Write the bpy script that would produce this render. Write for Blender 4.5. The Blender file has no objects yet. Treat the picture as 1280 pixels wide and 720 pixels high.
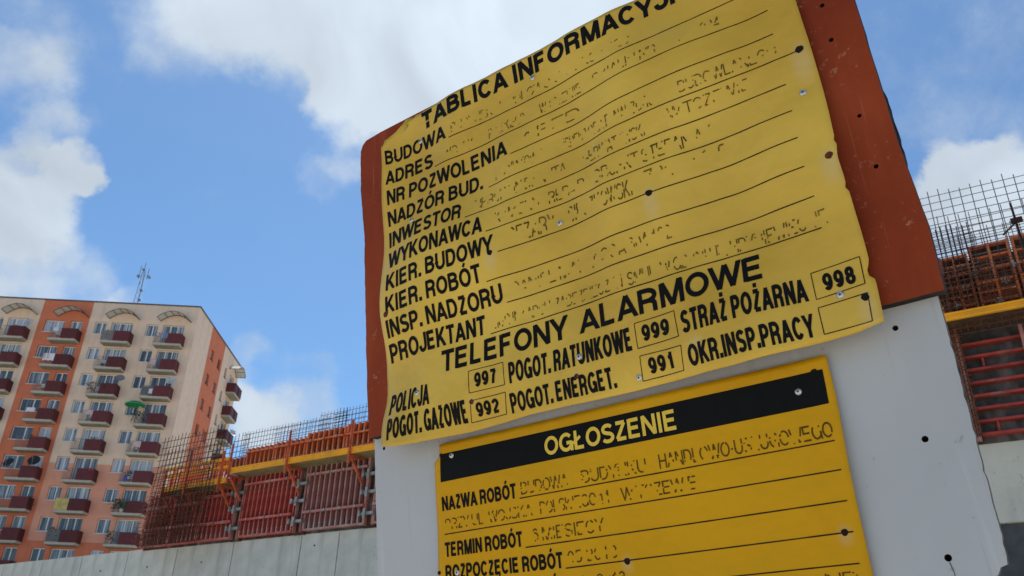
import bpy, bmesh, math, random
from mathutils import Vector, Matrix, noise
from mathutils.geometry import tessellate_polygon
random.seed(7)
scene = bpy.context.scene
COL = scene.collection
R = math.radians

# ------------------------------------------------------------------ camera
PITCH, ROLL = R(26.507), R(1.957)
fw = Vector((0, math.cos(PITCH), math.sin(PITCH)))
up0 = Vector((0, -math.sin(PITCH), math.cos(PITCH)))
rt0 = Vector((1, 0, 0))
rt = rt0 * math.cos(ROLL) + up0 * math.sin(ROLL)
up = up0 * math.cos(ROLL) - rt0 * math.sin(ROLL)
EYE = Vector((0, 0, 1.6))
cam = bpy.data.cameras.new('camera')
cam.sensor_width = 36.0
cam.lens = 1026.2 / 1280 * 36
cam.clip_start = 0.05
cam.clip_end = 4000
camo = bpy.data.objects.new('camera', cam)
COL.objects.link(camo)
m = Matrix((rt, up, -fw)).transposed().to_4x4()
m.translation = EYE
camo.matrix_world = m
scene.camera = camo
cam.dof.use_dof = True
cam.dof.focus_distance = 1.7
cam.dof.aperture_fstop = 16.0

# ------------------------------------------------------------------ sky, sun, exposure
SUN_EL, SUN_AZ = R(58), R(-6)          # azimuth from +Y towards +X: high and behind the board
SKY_STRENGTH = 0.12
scene.view_settings.view_transform = 'Standard'
scene.view_settings.look = 'None'
scene.view_settings.gamma = 1
scene.view_settings.exposure = 0.30

world = bpy.data.worlds.new('World')
scene.world = world
world.use_nodes = True
wn, wl = world.node_tree.nodes, world.node_tree.links
bg = wn['Background']
sky = wn.new('ShaderNodeTexSky')
sky.sky_type = 'NISHITA'
sky.sun_disc = False
sky.sun_elevation = SUN_EL
sky.sun_rotation = SUN_AZ
sky.air_density = 1.0
sky.dust_density = 0.3
sky.ozone_density = 2.0
bg.inputs['Strength'].default_value = SKY_STRENGTH


def wmath(op, a, b=None, c=None, clamp=False):
    n = wn.new('ShaderNodeMath')
    n.operation = op
    n.use_clamp = clamp
    for i, v in enumerate((a, b, c)):
        if v is None:
            continue
        if isinstance(v, (int, float)):
            n.inputs[i].default_value = v
        else:
            wl.new(v, n.inputs[i])
    return n.outputs[0]


wtc = wn.new('ShaderNodeTexCoord')
nrm = wn.new('ShaderNodeVectorMath')
nrm.operation = 'NORMALIZE'
wl.new(wtc.outputs['Generated'], nrm.inputs[0])
# slight warp so cloud outlines billow
nz = wn.new('ShaderNodeTexNoise')
nz.inputs['Scale'].default_value = 7.0
nz.inputs['Detail'].default_value = 8.0
nz.inputs['Roughness'].default_value = 0.6
wl.new(nrm.outputs[0], nz.inputs['Vector'])
sub = wn.new('ShaderNodeVectorMath')
sub.operation = 'SUBTRACT'
wl.new(nz.outputs['Color'], sub.inputs[0])
sub.inputs[1].default_value = (.5, .5, .5)
scl = wn.new('ShaderNodeVectorMath')
scl.operation = 'SCALE'
scl.inputs['Scale'].default_value = 0.13
wl.new(sub.outputs[0], scl.inputs[0])
wad = wn.new('ShaderNodeVectorMath')
wad.operation = 'ADD'
wl.new(nrm.outputs[0], wad.inputs[0])
wl.new(scl.outputs[0], wad.inputs[1])
wnm = wn.new('ShaderNodeVectorMath')
wnm.operation = 'NORMALIZE'
wl.new(wad.outputs[0], wnm.inputs[0])
WDIR = wnm.outputs[0]
# clouds: (azimuth deg, elevation deg, radius deg, weight)
CLOUDS = [(-17.0, 47.1, 11.1, 1.0), (-23.2, 43.9, 6.9, 0.5), (-9.7, 44.2, 9.1, 0.85), (-2.4, 44.8, 9.1, 1.0), (3.6, 46.9, 8.9, 1.0), (-13.3, 40.1, 5.5, 0.65), (-15.4, 37.2, 2.9, 0.6), (-18.5, 39.3, 4.2, 0.45), (-27.5, 40.7, 5.5, 0.33), (-6.2, 39.9, 5.6, 0.5), (14.3, 48.2, 6.8, 0.8), (-11.3, 36.7, 3.1, 0.3), (-30.8, 41.2, 4.8, 0.22), (-39.8, 35.8, 4.5, 0.42), (-37.6, 32.8, 3.8, 0.38), (-35.3, 30.6, 2.9, 0.42), (-35.5, 27.0, 4.1, 0.85), (-32.6, 28.8, 2.2, 0.95), (-36.7, 23.6, 4.2, 0.7), (-31.4, 28.3, 1.3, 0.6), (-33.1, 25.4, 2.4, 0.5), (-33.1, 31.8, 2.0, 0.2), (-30.2, 22.3, 3.6, 0.5), (-33.7, 21.3, 2.9, 0.4), (-27.2, 23.2, 1.7, 0.35), (-15.8, 32.5, 2.7, 0.33), (-14.2, 33.9, 2.1, 0.26), (-18.6, 20.4, 2.1, 0.5), (-14.8, 19.6, 2.4, 0.26), (-18.1, 16.2, 3.2, 0.75), (-15.1, 14.5, 4.8, 0.6), (-18.8, 17.2, 1.7, 0.3), (33.5, 29.8, 3.6, 1.0), (36.2, 28.9, 3.6, 0.9), (31.5, 30.1, 2.2, 0.6), (33.7, 26.5, 5.5, 0.9), (37.7, 30.9, 2.2, 0.1), (38.4, 39.4, 2.7, 0.08), (32.6, 32.3, 1.5, 0.35), (34.3, 38.3, 8.7, 0.2), (37.3, 34.4, 6.5, 0.16), (7.5, 29.9, 28.1, 0.05)]


def blob_sum(lst, vec):
    acc = None
    for az, el, rad, wgt in lst:
        a, e = R(az), R(el)
        d = (math.sin(a) * math.cos(e), math.cos(a) * math.cos(e), math.sin(e))
        dp = wn.new('ShaderNodeVectorMath')
        dp.operation = 'DOT_PRODUCT'
        wl.new(vec, dp.inputs[0])
        dp.inputs[1].default_value = d
        mr = wn.new('ShaderNodeMapRange')
        mr.interpolation_type = 'SMOOTHSTEP'
        mr.inputs['From Min'].default_value = math.cos(R(rad))
        mr.inputs['From Max'].default_value = 1.0 - 0.12 * (1 - math.cos(R(rad)))
        mr.inputs['To Min'].default_value = 0
        mr.inputs['To Max'].default_value = wgt
        wl.new(dp.outputs['Value'], mr.inputs['Value'])
        acc = mr.outputs[0] if acc is None else wmath('ADD', acc, mr.outputs[0])
    return acc


near = blob_sum(CLOUDS, WDIR)
bign = wn.new('ShaderNodeTexNoise')
bign.inputs['Scale'].default_value = 2.3
bign.inputs['Detail'].default_value = 7
bign.inputs['Roughness'].default_value = 0.55
wl.new(nrm.outputs[0], bign.inputs['Vector'])
far_c = wmath('MULTIPLY', wmath('SUBTRACT', bign.outputs['Fac'], 0.47), 5.0, clamp=True)
dp = wn.new('ShaderNodeVectorMath')
dp.operation = 'DOT_PRODUCT'
wl.new(nrm.outputs[0], dp.inputs[0])
dp.inputs[1].default_value = fw
mr = wn.new('ShaderNodeMapRange')
mr.interpolation_type = 'SMOOTHSTEP'
mr.inputs['From Min'].default_value = math.cos(R(50))
mr.inputs['From Max'].default_value = math.cos(R(38))
mr.inputs['To Min'].default_value = 1
mr.inputs['To Max'].default_value = 0
wl.new(dp.outputs['Value'], mr.inputs['Value'])
far_c = wmath('MULTIPLY', far_c, mr.outputs[0])
fine = wn.new('ShaderNodeTexNoise')
fine.inputs['Scale'].default_value = 11
fine.inputs['Detail'].default_value = 9
fine.inputs['Roughness'].default_value = 0.62
wl.new(nrm.outputs[0], fine.inputs['Vector'])
raw = wmath('ADD', wmath('ADD', near, far_c), wmath('MULTIPLY', wmath('SUBTRACT', fine.outputs['Fac'], 0.5), 1.25))
cmr = wn.new('ShaderNodeMapRange')
cmr.interpolation_type = 'SMOOTHSTEP'
cmr.inputs['From Min'].default_value = 0.10
cmr.inputs['From Max'].default_value = 1.20
wl.new(raw, cmr.inputs['Value'])
cover = cmr.outputs[0]
# cloud brightness: thicker and nearer the sun is whiter, folds are greyer
fold = wn.new('ShaderNodeTexNoise')
fold.inputs['Scale'].default_value = 6.5
fold.inputs['Detail'].default_value = 6
fold.inputs['Distortion'].default_value = 0.6
wl.new(nrm.outputs[0], fold.inputs['Vector'])
dps = wn.new('ShaderNodeVectorMath')
dps.operation = 'DOT_PRODUCT'
wl.new(nrm.outputs[0], dps.inputs[0])
dps.inputs[1].default_value = (math.sin(SUN_AZ) * math.cos(SUN_EL), math.cos(SUN_AZ) * math.cos(SUN_EL), math.sin(SUN_EL))
glow = wmath('POWER', wmath('MAXIMUM', dps.outputs['Value'], 0.0), 14.0)
lum = wmath('ADD', wmath('MULTIPLY', fold.outputs['Fac'], 4.6), wmath('MULTIPLY', glow, 1.2))
lum = wmath('ADD', lum, 3.6)
ccol = wn.new('ShaderNodeVectorMath')
ccol.operation = 'SCALE'
ccol.inputs[0].default_value = (0.72, 0.81, 0.90)
wl.new(lum, ccol.inputs['Scale'])
tint = wn.new('ShaderNodeVectorMath')
tint.operation = 'MULTIPLY'
wl.new(sky.outputs[0], tint.inputs[0])
tint.inputs[1].default_value = (0.50, 0.725, 0.87)
wmix = wn.new('ShaderNodeMix')
wmix.data_type = 'RGBA'
wl.new(wmath('ADD', wmath('MULTIPLY', cover, 0.88), 0.055), wmix.inputs[0])
wl.new(tint.outputs[0], wmix.inputs[6])
wl.new(ccol.outputs[0], wmix.inputs[7])
wl.new(wmix.outputs[2], bg.inputs['Color'])

sun = bpy.data.lights.new('sun', 'SUN')
sun.energy = 5.0
sun.angle = R(0.53)
sun.color = (1.0, 0.95, 0.87)
suno = bpy.data.objects.new('sun', sun)
COL.objects.link(suno)
sd = Vector((math.sin(SUN_AZ) * math.cos(SUN_EL), math.cos(SUN_AZ) * math.cos(SUN_EL), math.sin(SUN_EL)))
suno.rotation_euler = sd.to_track_quat('Z', 'Y').to_euler()
suno.location = sd * 50


# ------------------------------------------------------------------ materials
def lin(r, g, b):
    return tuple(((c / 255) / 12.92 if c / 255 <= .04045 else ((c / 255 + .055) / 1.055) ** 2.4) for c in (r, g, b)) + (1,)


def mat(name, col, rough=.7, metal=0, var=.12, scale=6, bump=0.0, bscale=40, col2=None, stain=None, sscale=(3, 3, 3),
        spec=.25, randv=0.0, coords='Object', coat=0, detail=6):
    """principled with noise colour variation, optional second colour blotches, streak stains and bump"""
    m_ = bpy.data.materials.new(name)
    m_.use_nodes = True
    nt = m_.node_tree
    N_, L_ = nt.nodes, nt.links
    b = N_['Principled BSDF']
    b.inputs['Roughness'].default_value = rough
    b.inputs['Metallic'].default_value = metal
    b.inputs['Specular IOR Level'].default_value = spec
    b.inputs['Coat Weight'].default_value = coat
    tc = N_.new('ShaderNodeTexCoord')
    src = tc.outputs[coords]
    n1 = N_.new('ShaderNodeTexNoise')
    n1.inputs['Scale'].default_value = scale
    n1.inputs['Detail'].default_value = detail
    n1.inputs['Roughness'].default_value = .62
    L_.new(src, n1.inputs['Vector'])
    mx = N_.new('ShaderNodeMix')
    mx.data_type = 'RGBA'
    c2 = col2 if col2 else tuple(c * (1 - 2.2 * var) for c in col[:3]) + (1,)
    ramp = N_.new('ShaderNodeMapRange')
    ramp.inputs['From Min'].default_value = .32
    ramp.inputs['From Max'].default_value = .68
    L_.new(n1.outputs['Fac'], ramp.inputs['Value'])
    L_.new(ramp.outputs[0], mx.inputs[0])
    mx.inputs[6].default_value = c2
    mx.inputs[7].default_value = col
    out = mx.outputs[2]
    if stain:
        mp = N_.new('ShaderNodeMapping')
        mp.inputs['Scale'].default_value = sscale
        L_.new(src, mp.inputs['Vector'])
        n2 = N_.new('ShaderNodeTexNoise')
        n2.inputs['Scale'].default_value = 1
        n2.inputs['Detail'].default_value = 8
        L_.new(mp.outputs[0], n2.inputs['Vector'])
        r2 = N_.new('ShaderNodeMapRange')
        r2.inputs['From Min'].default_value = .52
        r2.inputs['From Max'].default_value = .72
        r2.inputs['To Max'].default_value = stain[1]
        L_.new(n2.outputs['Fac'], r2.inputs['Value'])
        m2 = N_.new('ShaderNodeMix')
        m2.data_type = 'RGBA'
        L_.new(r2.outputs[0], m2.inputs[0])
        L_.new(out, m2.inputs[6])
        m2.inputs[7].default_value = stain[0]
        out = m2.outputs[2]
    if randv:
        oi = N_.new('ShaderNodeObjectInfo')
        hs = N_.new('ShaderNodeHueSaturation')
        rr = N_.new('ShaderNodeMapRange')
        rr.inputs['To Min'].default_value = 1 - randv
        rr.inputs['To Max'].default_value = 1 + randv
        L_.new(oi.outputs['Random'], rr.inputs['Value'])
        L_.new(rr.outputs[0], hs.inputs['Value'])
        L_.new(out, hs.inputs['Color'])
        out = hs.outputs[0]
    L_.new(out, b.inputs['Base Color'])
    if bump:
        n3 = N_.new('ShaderNodeTexNoise')
        n3.inputs['Scale'].default_value = bscale
        n3.inputs['Detail'].default_value = 6
        L_.new(src, n3.inputs['Vector'])
        bp = N_.new('ShaderNodeBump')
        bp.inputs['Strength'].default_value = bump
        bp.inputs['Distance'].default_value = .01
        L_.new(n3.outputs['Fac'], bp.inputs['Height'])
        L_.new(bp.outputs[0], b.inputs['Normal'])
    m_['out'] = 0
    return m_


M = {}
M['beige'] = mat('beige_render', (.80, .60, .455, 1), .92, var=.05, scale=1.5, bump=.2, bscale=60, stain=((.45, .35, .28, 1), .35), sscale=(1.5, 1.5, .12))
M['salmon'] = mat('salmon_render', (.76, .35, .235, 1), .92, var=.05, scale=1.5, stain=((.45, .25, .17, 1), .35), sscale=(1.5, 1.5, .12))
M['orange'] = mat('orange_render', (.66, .20, .105, 1), .92, var=.06, scale=1.5, stain=((.36, .13, .06, 1), .35), sscale=(1.5, 1.5, .12))
M['grey_render'] = mat('grey_render', (.40, .35, .30, 1), .92, var=.05, scale=1.5)
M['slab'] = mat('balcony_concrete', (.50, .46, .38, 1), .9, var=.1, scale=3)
M['slab_under'] = mat('balcony_soffit_shade', (.30, .28, .22, 1), .9, var=.1, scale=3)  # slab concrete darkened, underside shade put into the colour
M['burgundy'] = mat('burgundy_panel', (.125, .030, .033, 1), .6, var=.12, scale=2, randv=.18)
M['pvc'] = mat('white_frame', (.78, .78, .76, 1), .45, var=.03)
M['rail'] = mat('balcony_rail_metal', (.26, .23, .22, 1), .5, metal=.3, var=.1)
M['mesh_glass'] = mat('balcony_wire_glass', (.16, .17, .175, 1), .2, var=.15, scale=4)
M['flash'] = mat('roof_flashing', (.16, .15, .15, 1), .6, metal=.4)
M['roof'] = mat('bitumen_roof', (.06, .06, .06, 1), .9)
M['concrete'] = mat('cast_concrete', (.58, .585, .53, 1), .88, var=.10, scale=1.6, bump=.25, bscale=30, stain=((.34, .34, .31, 1), .75), sscale=(4.5, 4.5, .35), randv=.06)
M['concrete_pale'] = mat('pale_concrete', (.56, .56, .49, 1), .88, var=.08, scale=1.6, bump=.25, bscale=30, stain=((.30, .30, .27, 1), .5), sscale=(2, 2, .4))
M['dark_band'] = mat('dark_lower_wall', (.075, .082, .09, 1), .7, var=.25, scale=3, stain=((.2, .2, .2, 1), .4), sscale=(5, 5, .5))  # dark tone for the lower part of the right wall
M['form_red'] = mat('red_formwork_steel', (.64, .11, .085, 1), .6, var=.3, scale=3.5, col2=(.34, .06, .05, 1), stain=((.38, .33, .29, 1), .55), sscale=(5, 5, 1.6))
M['form_red_dark'] = mat('dark_red_formwork_steel', (.42, .055, .04, 1), .6, var=.3, scale=5, col2=(.20, .035, .03, 1), stain=((.36, .30, .27, 1), .4), sscale=(3, 3, 3))
M['form_worn'] = mat('worn_formwork_steel', (.46, .24, .21, 1), .7, var=.3, scale=3.5, col2=(.36, .11, .09, 1), stain=((.36, .34, .32, 1), .8), sscale=(4, 4, 1.2))
M['form_orange'] = mat('orange_formwork_steel', (.78, .20, .055, 1), .55, var=.25, scale=4, col2=(.52, .11, .04, 1), stain=((.5, .3, .16, 1), .5), sscale=(6, 6, 2))
M['form_orange_dull'] = mat('rusty_orange_backing', (.36, .12, .04, 1), .7, var=.3, scale=9, col2=(.10, .04, .025, 1), stain=((.5, .3, .15, 1), .5), sscale=(9, 9, 5))
M['form_face'] = mat('formwork_plywood', (.085, .038, .026, 1), .7, var=.35, scale=5, stain=((.30, .22, .18, 1), .5), sscale=(4, 4, 1.5))
M['form_face_grey'] = mat('grey_formwork_plywood', (.085, .075, .075, 1), .7, var=.3, scale=5, stain=((.25, .22, .21, 1), .6), sscale=(4, 4, 1.5))
M['yellow_beam'] = mat('yellow_timber_beam', (.95, .43, .018, 1), .5, var=.1, scale=2, stain=((.5, .28, .06, 1), .5), sscale=(4, 4, 8))
M['plank'] = mat('scaffold_plank', (.30, .25, .13, 1), .8, var=.2, scale=6, randv=.2)
M['bracket'] = mat('red_lead_bracket', (.66, .13, .05, 1), .6, var=.25, scale=6)
M['galv'] = mat('galvanised_clamp', (.46, .45, .42, 1), .5, metal=.6, var=.25, scale=8)
M['rust'] = mat('rusty_rebar', (.17, .065, .035, 1), .85, var=.3, scale=12)
M['rust_dark'] = mat('brown_rebar', (.050, .026, .02, 1), .85, var=.3, scale=12)
M['steelgrey'] = mat('grey_rebar', (.11, .105, .11, 1), .7, metal=.3, var=.25, scale=12)
M['ply_red'] = mat('red_film_plywood', (.33, .055, .015, 1), .5, var=.14, scale=2.2, col2=(.20, .030, .010, 1), stain=((.40, .085, .03, 1), .35), spec=.10, sscale=(14, 2.2, 3), bump=.05, bscale=90)
M['ply_edge'] = mat('plywood_edge', (.028, .022, .02, 1), .8, var=.3, scale=30)
M['edge_raw'] = mat('weathered_panel_edge', (.15, .135, .12, 1), .9, var=.35, scale=40)
M['white_paint'] = mat('dirty_white_paint', (.50, .515, .53, 1), .55, var=.04, scale=3, stain=((.40, .415, .43, 1), .6), sscale=(3, 1.2, 3), bump=.06, bscale=30, detail=8)
M['ink'] = mat('black_print', (.008, .008, .008, 1), .5, spec=.08, var=.1, scale=30)
M['ink_thin'] = mat('black_ruled_print', (.02, .015, .008, 1), .5, spec=.1, var=.1, scale=30)
M['ink_faded'] = mat('weathered_print', (.26, .165, .022, 1), .5, spec=.1, var=.4, scale=22, col2=(.05, .03, .010, 1))
M['ink_worn'] = mat('worn_stencil_print', (.13, .078, .012, 1), .5, spec=.1, var=.25, scale=14)
M['screw'] = mat('zinc_screw', (.62, .62, .60, 1), .3, metal=.9, var=.1, scale=80)
M['hole'] = mat('dark_hole_shade', (.012, .009, .008, 1), .9, var=.2)  # near-black colour stands in for the shade inside holes
M['rust_spot'] = mat('rust_spot', (.16, .045, .018, 1), .8, var=.3, scale=90)
M['timber'] = mat('grey_timber', (.2, .15, .1, 1), .8, var=.25, scale=8)
M['timber_dark'] = mat('brown_window_frame', (.13, .08, .06, 1), .6)
M['plank_dark'] = mat('plank_painted_shade', (.10, .065, .04, 1), .8, var=.2, scale=6)  # plank colour darkened to paint in the shadow below the right platform
M['ground'] = mat('packed_earth', (.50, .455, .385, 1), .95, var=.10, scale=.6, bump=.5, bscale=4)
M['green_cloth'] = mat('green_parasol_cloth', (.03, .32, .12, 1), .7)
M['white_cloth'] = mat('white_cloth', (.72, .72, .74, 1), .9, var=.05)
M['blue_cloth'] = mat('faded_blue_cloth', (.2, .27, .42, 1), .9, var=.15)
M['grey_cloth'] = mat('grey_cloth', (.38, .37, .36, 1), .9, var=.15)
M['pink_cloth'] = mat('pale_pink_cloth', (.68, .5, .5, 1), .9, var=.15)
M['dish'] = mat('dish_metal', (.60, .60, .58, 1), .5, metal=.1)
M['dish_grey'] = mat('grey_dish_metal', (.22, .23, .23, 1), .5, metal=.1)
M['dish_dark'] = mat('black_mesh_dish', (.025, .03, .032, 1), .6)
M['leaf'] = mat('leaf', (.07, .13, .035, 1), .7, var=.3, scale=9, randv=.3)
M['leaf_dark'] = mat('dark_leaf', (.03, .055, .025, 1), .7, var=.3, scale=9)
M['blue_plastic'] = mat('blue_plastic', (.05, .1, .45, 1), .4)
M['red_plastic'] = mat('red_plastic', (.45, .04, .05, 1), .4)
M['yellow_screen'] = mat('yellow_striped_screen', (.62, .50, .17, 1), .7, var=.2, scale=3)
M['polycarb'] = mat('canopy_sheet', (.60, .62, .58, 1), .3, var=.12, scale=2)
M['canopy_frame'] = mat('canopy_frame_metal', (.05, .035, .03, 1), .5)
M['chair'] = mat('white_plastic_chair', (.7, .68, .64, 1), .5)


def weather(m_, speck, amount, scale_=60, thr=.66, scratch=None, coords='Object'):
    """small chips, specks and fine scratches laid over a material's colour"""
    nt = m_.node_tree
    N_, L_ = nt.nodes, nt.links
    b = N_['Principled BSDF']
    src = b.inputs['Base Color'].links[0].from_socket
    tc = N_.new('ShaderNodeTexCoord')
    big = N_.new('ShaderNodeTexNoise')
    big.inputs['Scale'].default_value = scale_ / 9
    L_.new(tc.outputs[coords], big.inputs['Vector'])
    n_ = N_.new('ShaderNodeTexNoise')
    n_.inputs['Scale'].default_value = scale_
    n_.inputs['Detail'].default_value = 5
    n_.inputs['Roughness'].default_value = .7
    L_.new(tc.outputs[coords], n_.inputs['Vector'])
    ad = N_.new('ShaderNodeMath')
    ad.operation = 'MULTIPLY_ADD'
    L_.new(big.outputs['Fac'], ad.inputs[0])
    ad.inputs[1].default_value = .45
    L_.new(n_.outputs['Fac'], ad.inputs[2])
    mr_ = N_.new('ShaderNodeMapRange')
    mr_.inputs['From Min'].default_value = thr + .22
    mr_.inputs['From Max'].default_value = thr + .30
    mr_.inputs['To Max'].default_value = amount
    L_.new(ad.outputs[0], mr_.inputs['Value'])
    mx = N_.new('ShaderNodeMix')
    mx.data_type = 'RGBA'
    L_.new(mr_.outputs[0], mx.inputs[0])
    L_.new(src, mx.inputs[6])
    mx.inputs[7].default_value = speck
    out = mx.outputs[2]
    if scratch:
        mp = N_.new('ShaderNodeMapping')
        mp.inputs['Rotation'].default_value = (0, 0, scratch[2])
        mp.inputs['Scale'].default_value = (scratch[1], 2.2, 2.2)
        L_.new(tc.outputs[coords], mp.inputs['Vector'])
        s_ = N_.new('ShaderNodeTexNoise')
        s_.inputs['Scale'].default_value = 1
        s_.inputs['Detail'].default_value = 4
        s_.inputs['Distortion'].default_value = .3
        L_.new(mp.outputs[0], s_.inputs['Vector'])
        m2 = N_.new('ShaderNodeMapRange')
        m2.inputs['From Min'].default_value = .63
        m2.inputs['From Max'].default_value = .70
        m2.inputs['To Max'].default_value = scratch[3]
        L_.new(s_.outputs['Fac'], m2.inputs['Value'])
        x2 = N_.new('ShaderNodeMix')
        x2.data_type = 'RGBA'
        L_.new(m2.outputs[0], x2.inputs[0])
        L_.new(out, x2.inputs[6])
        x2.inputs[7].default_value = scratch[0]
        out = x2.outputs[2]
    L_.new(out, b.inputs['Base Color'])


weather(M['white_paint'], (.22, .21, .20, 1), .7, 45, .66, ((.40, .41, .42, 1), 60, .12, .5))
weather(M['white_paint'], (.36, .33, .29, 1), .5, 12, .69, ((.56, .57, .58, 1), 40, 1.5, .5))
weather(M['ply_red'], (.48, .24, .14, 1), .6, 70, .66, ((.46, .15, .07, 1), 75, -.06, .55))
weather(M['concrete'], (.22, .22, .20, 1), .8, 9, .62)
weather(M['concrete_pale'], (.26, .26, .23, 1), .7, 9, .62)
weather(M['form_red'], (.42, .36, .32, 1), .8, 16, .56)
weather(M['form_worn'], (.46, .44, .42, 1), .6, 16, .60)
weather(M['form_orange'], (.62, .50, .38, 1), .7, 16, .60)
weather(M['yellow_beam'], (.30, .20, .08, 1), .7, 12, .60)


def sheet_mat(name, base, dark, halos, scl_=3.0, spec_=.5):
    """sun-bleached glossy plastic sheet: broad mottling for fading and painted-in ripple shading, stains, white stress marks round the fixings"""
    m_ = bpy.data.materials.new(name)
    m_.use_nodes = True
    N_, L_ = m_.node_tree.nodes, m_.node_tree.links
    b = N_['Principled BSDF']
    tc = N_.new('ShaderNodeTexCoord')
    P = tc.outputs['Object']
    n1 = N_.new('ShaderNodeTexNoise')
    n1.inputs['Scale'].default_value = scl_
    n1.inputs['Detail'].default_value = 2.5
    n1.inputs['Roughness'].default_value = .5
    L_.new(P, n1.inputs['Vector'])
    mr_ = N_.new('ShaderNodeMapRange')
    mr_.inputs['From Min'].default_value = .35
    mr_.inputs['From Max'].default_value = .65
    L_.new(n1.outputs['Fac'], mr_.inputs['Value'])
    mx = N_.new('ShaderNodeMix')
    mx.data_type = 'RGBA'
    L_.new(mr_.outputs[0], mx.inputs[0])
    mx.inputs[6].default_value = dark  # darker patches paint in the soft shading of the buckled surface
    mx.inputs[7].default_value = base
    # small brown stains
    n2 = N_.new('ShaderNodeTexNoise')
    n2.inputs['Scale'].default_value = 17
    n2.inputs['Detail'].default_value = 4
    L_.new(P, n2.inputs['Vector'])
    r2 = N_.new('ShaderNodeMapRange')
    r2.inputs['From Min'].default_value = .60
    r2.inputs['From Max'].default_value = .78
    r2.inputs['To Max'].default_value = .22
    L_.new(n2.outputs['Fac'], r2.inputs['Value'])
    m2 = N_.new('ShaderNodeMix')
    m2.data_type = 'RGBA'
    L_.new(r2.outputs[0], m2.inputs[0])
    L_.new(mx.outputs[2], m2.inputs[6])
    m2.inputs[7].default_value = (dark[0] * .75, dark[1] * .68, dark[2] * .6, 1)
    acc = None
    for (hu, hv, hr, hl) in halos:      # hl: length of the pale wipe mark below the fixing
        mp = N_.new('ShaderNodeMapping')
        mp.vector_type = 'POINT'
        mp.inputs['Location'].default_value = (-hu / hr, -(hv - hl * .45) / (hr + hl * .55), 0)
        mp.inputs['Scale'].default_value = (1 / hr, 1 / (hr + hl * .55), 0)
        L_.new(P, mp.inputs['Vector'])
        ln = N_.new('ShaderNodeVectorMath')
        ln.operation = 'LENGTH'
        L_.new(mp.outputs[0], ln.inputs[0])
        q = N_.new('ShaderNodeMapRange')
        q.interpolation_type = 'SMOOTHSTEP'
        q.inputs['From Min'].default_value = 1
        q.inputs['From Max'].default_value = 0.1
        q.inputs['To Max'].default_value = .17
        L_.new(ln.outputs['Value'], q.inputs['Value'])
        if acc is None:
            acc = q.outputs[0]
        else:
            a = N_.new('ShaderNodeMath')
            a.operation = 'MAXIMUM'
            L_.new(acc, a.inputs[0])
            L_.new(q.outputs[0], a.inputs[1])
            acc = a.outputs[0]
    m3 = N_.new('ShaderNodeMix')
    m3.data_type = 'RGBA'
    L_.new(acc, m3.inputs[0])
    L_.new(m2.outputs[2], m3.inputs[6])
    m3.inputs[7].default_value = (.62, .60, .50, 1)
    L_.new(m3.outputs[2], b.inputs['Base Color'])
    rr = N_.new('ShaderNodeMapRange')
    rr.inputs['To Min'].default_value = .24
    rr.inputs['To Max'].default_value = .40
    L_.new(n1.outputs['Fac'], rr.inputs['Value'])
    L_.new(rr.outputs[0], b.inputs['Roughness'])
    b.inputs['Specular IOR Level'].default_value = spec_
    n3 = N_.new('ShaderNodeTexNoise')
    n3.inputs['Scale'].default_value = 9
    n3.inputs['Detail'].default_value = 3
    L_.new(P, n3.inputs['Vector'])
    bp = N_.new('ShaderNodeBump')
    bp.inputs['Strength'].default_value = .6
    bp.inputs['Distance'].default_value = .02
    L_.new(n3.outputs['Fac'], bp.inputs['Height'])
    L_.new(bp.outputs[0], b.inputs['Normal'])
    return m_


def pane_mat():
    m_ = bpy.data.materials.new('window_glass')
    m_.use_nodes = True
    N_, L_ = m_.node_tree.nodes, m_.node_tree.links
    b = N_['Principled BSDF']
    oi = N_.new('ShaderNodeObjectInfo')
    tc = N_.new('ShaderNodeTexCoord')
    # curtains behind the glass: vertical folds, some windows left dark
    mp = N_.new('ShaderNodeMapping')
    mp.inputs['Scale'].default_value = (7, 7, .25)
    L_.new(tc.outputs['Object'], mp.inputs['Vector'])
    off = N_.new('ShaderNodeVectorMath')
    off.operation = 'SCALE'
    off.inputs[0].default_value = (37, 11, 5)
    L_.new(oi.outputs['Random'], off.inputs['Scale'])
    L_.new(off.outputs[0], mp.inputs['Location'])
    n1 = N_.new('ShaderNodeTexNoise')
    n1.inputs['Scale'].default_value = 1
    n1.inputs['Detail'].default_value = 3
    L_.new(mp.outputs[0], n1.inputs['Vector'])
    cr = N_.new('ShaderNodeValToRGB')
    e = cr.color_ramp.elements
    e[0].position, e[0].color = .30, (.02, .024, .03, 1)
    e[1].position, e[1].color = .66, (.46, .50, .55, 1)
    el = e.new(.49)
    el.color = (.10, .125, .155, 1)
    ad = N_.new('ShaderNodeMath')
    ad.operation = 'MULTIPLY_ADD'
    L_.new(oi.outputs['Random'], ad.inputs[0])
    ad.inputs[1].default_value = .34
    ad.inputs[2].default_value = -.15
    a2 = N_.new('ShaderNodeMath')
    L_.new(n1.outputs['Fac'], a2.inputs[0])
    L_.new(ad.outputs[0], a2.inputs[1])
    L_.new(a2.outputs[0], cr.inputs[0])
    L_.new(cr.outputs[0], b.inputs['Base Color'])
    b.inputs['Roughness'].default_value = .5
    b.inputs['Coat Weight'].default_value = 1
    b.inputs['Coat Roughness'].default_value = .03
    b.inputs['Coat IOR'].default_value = 1.6
    return m_


M['pane'] = pane_mat()


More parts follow.
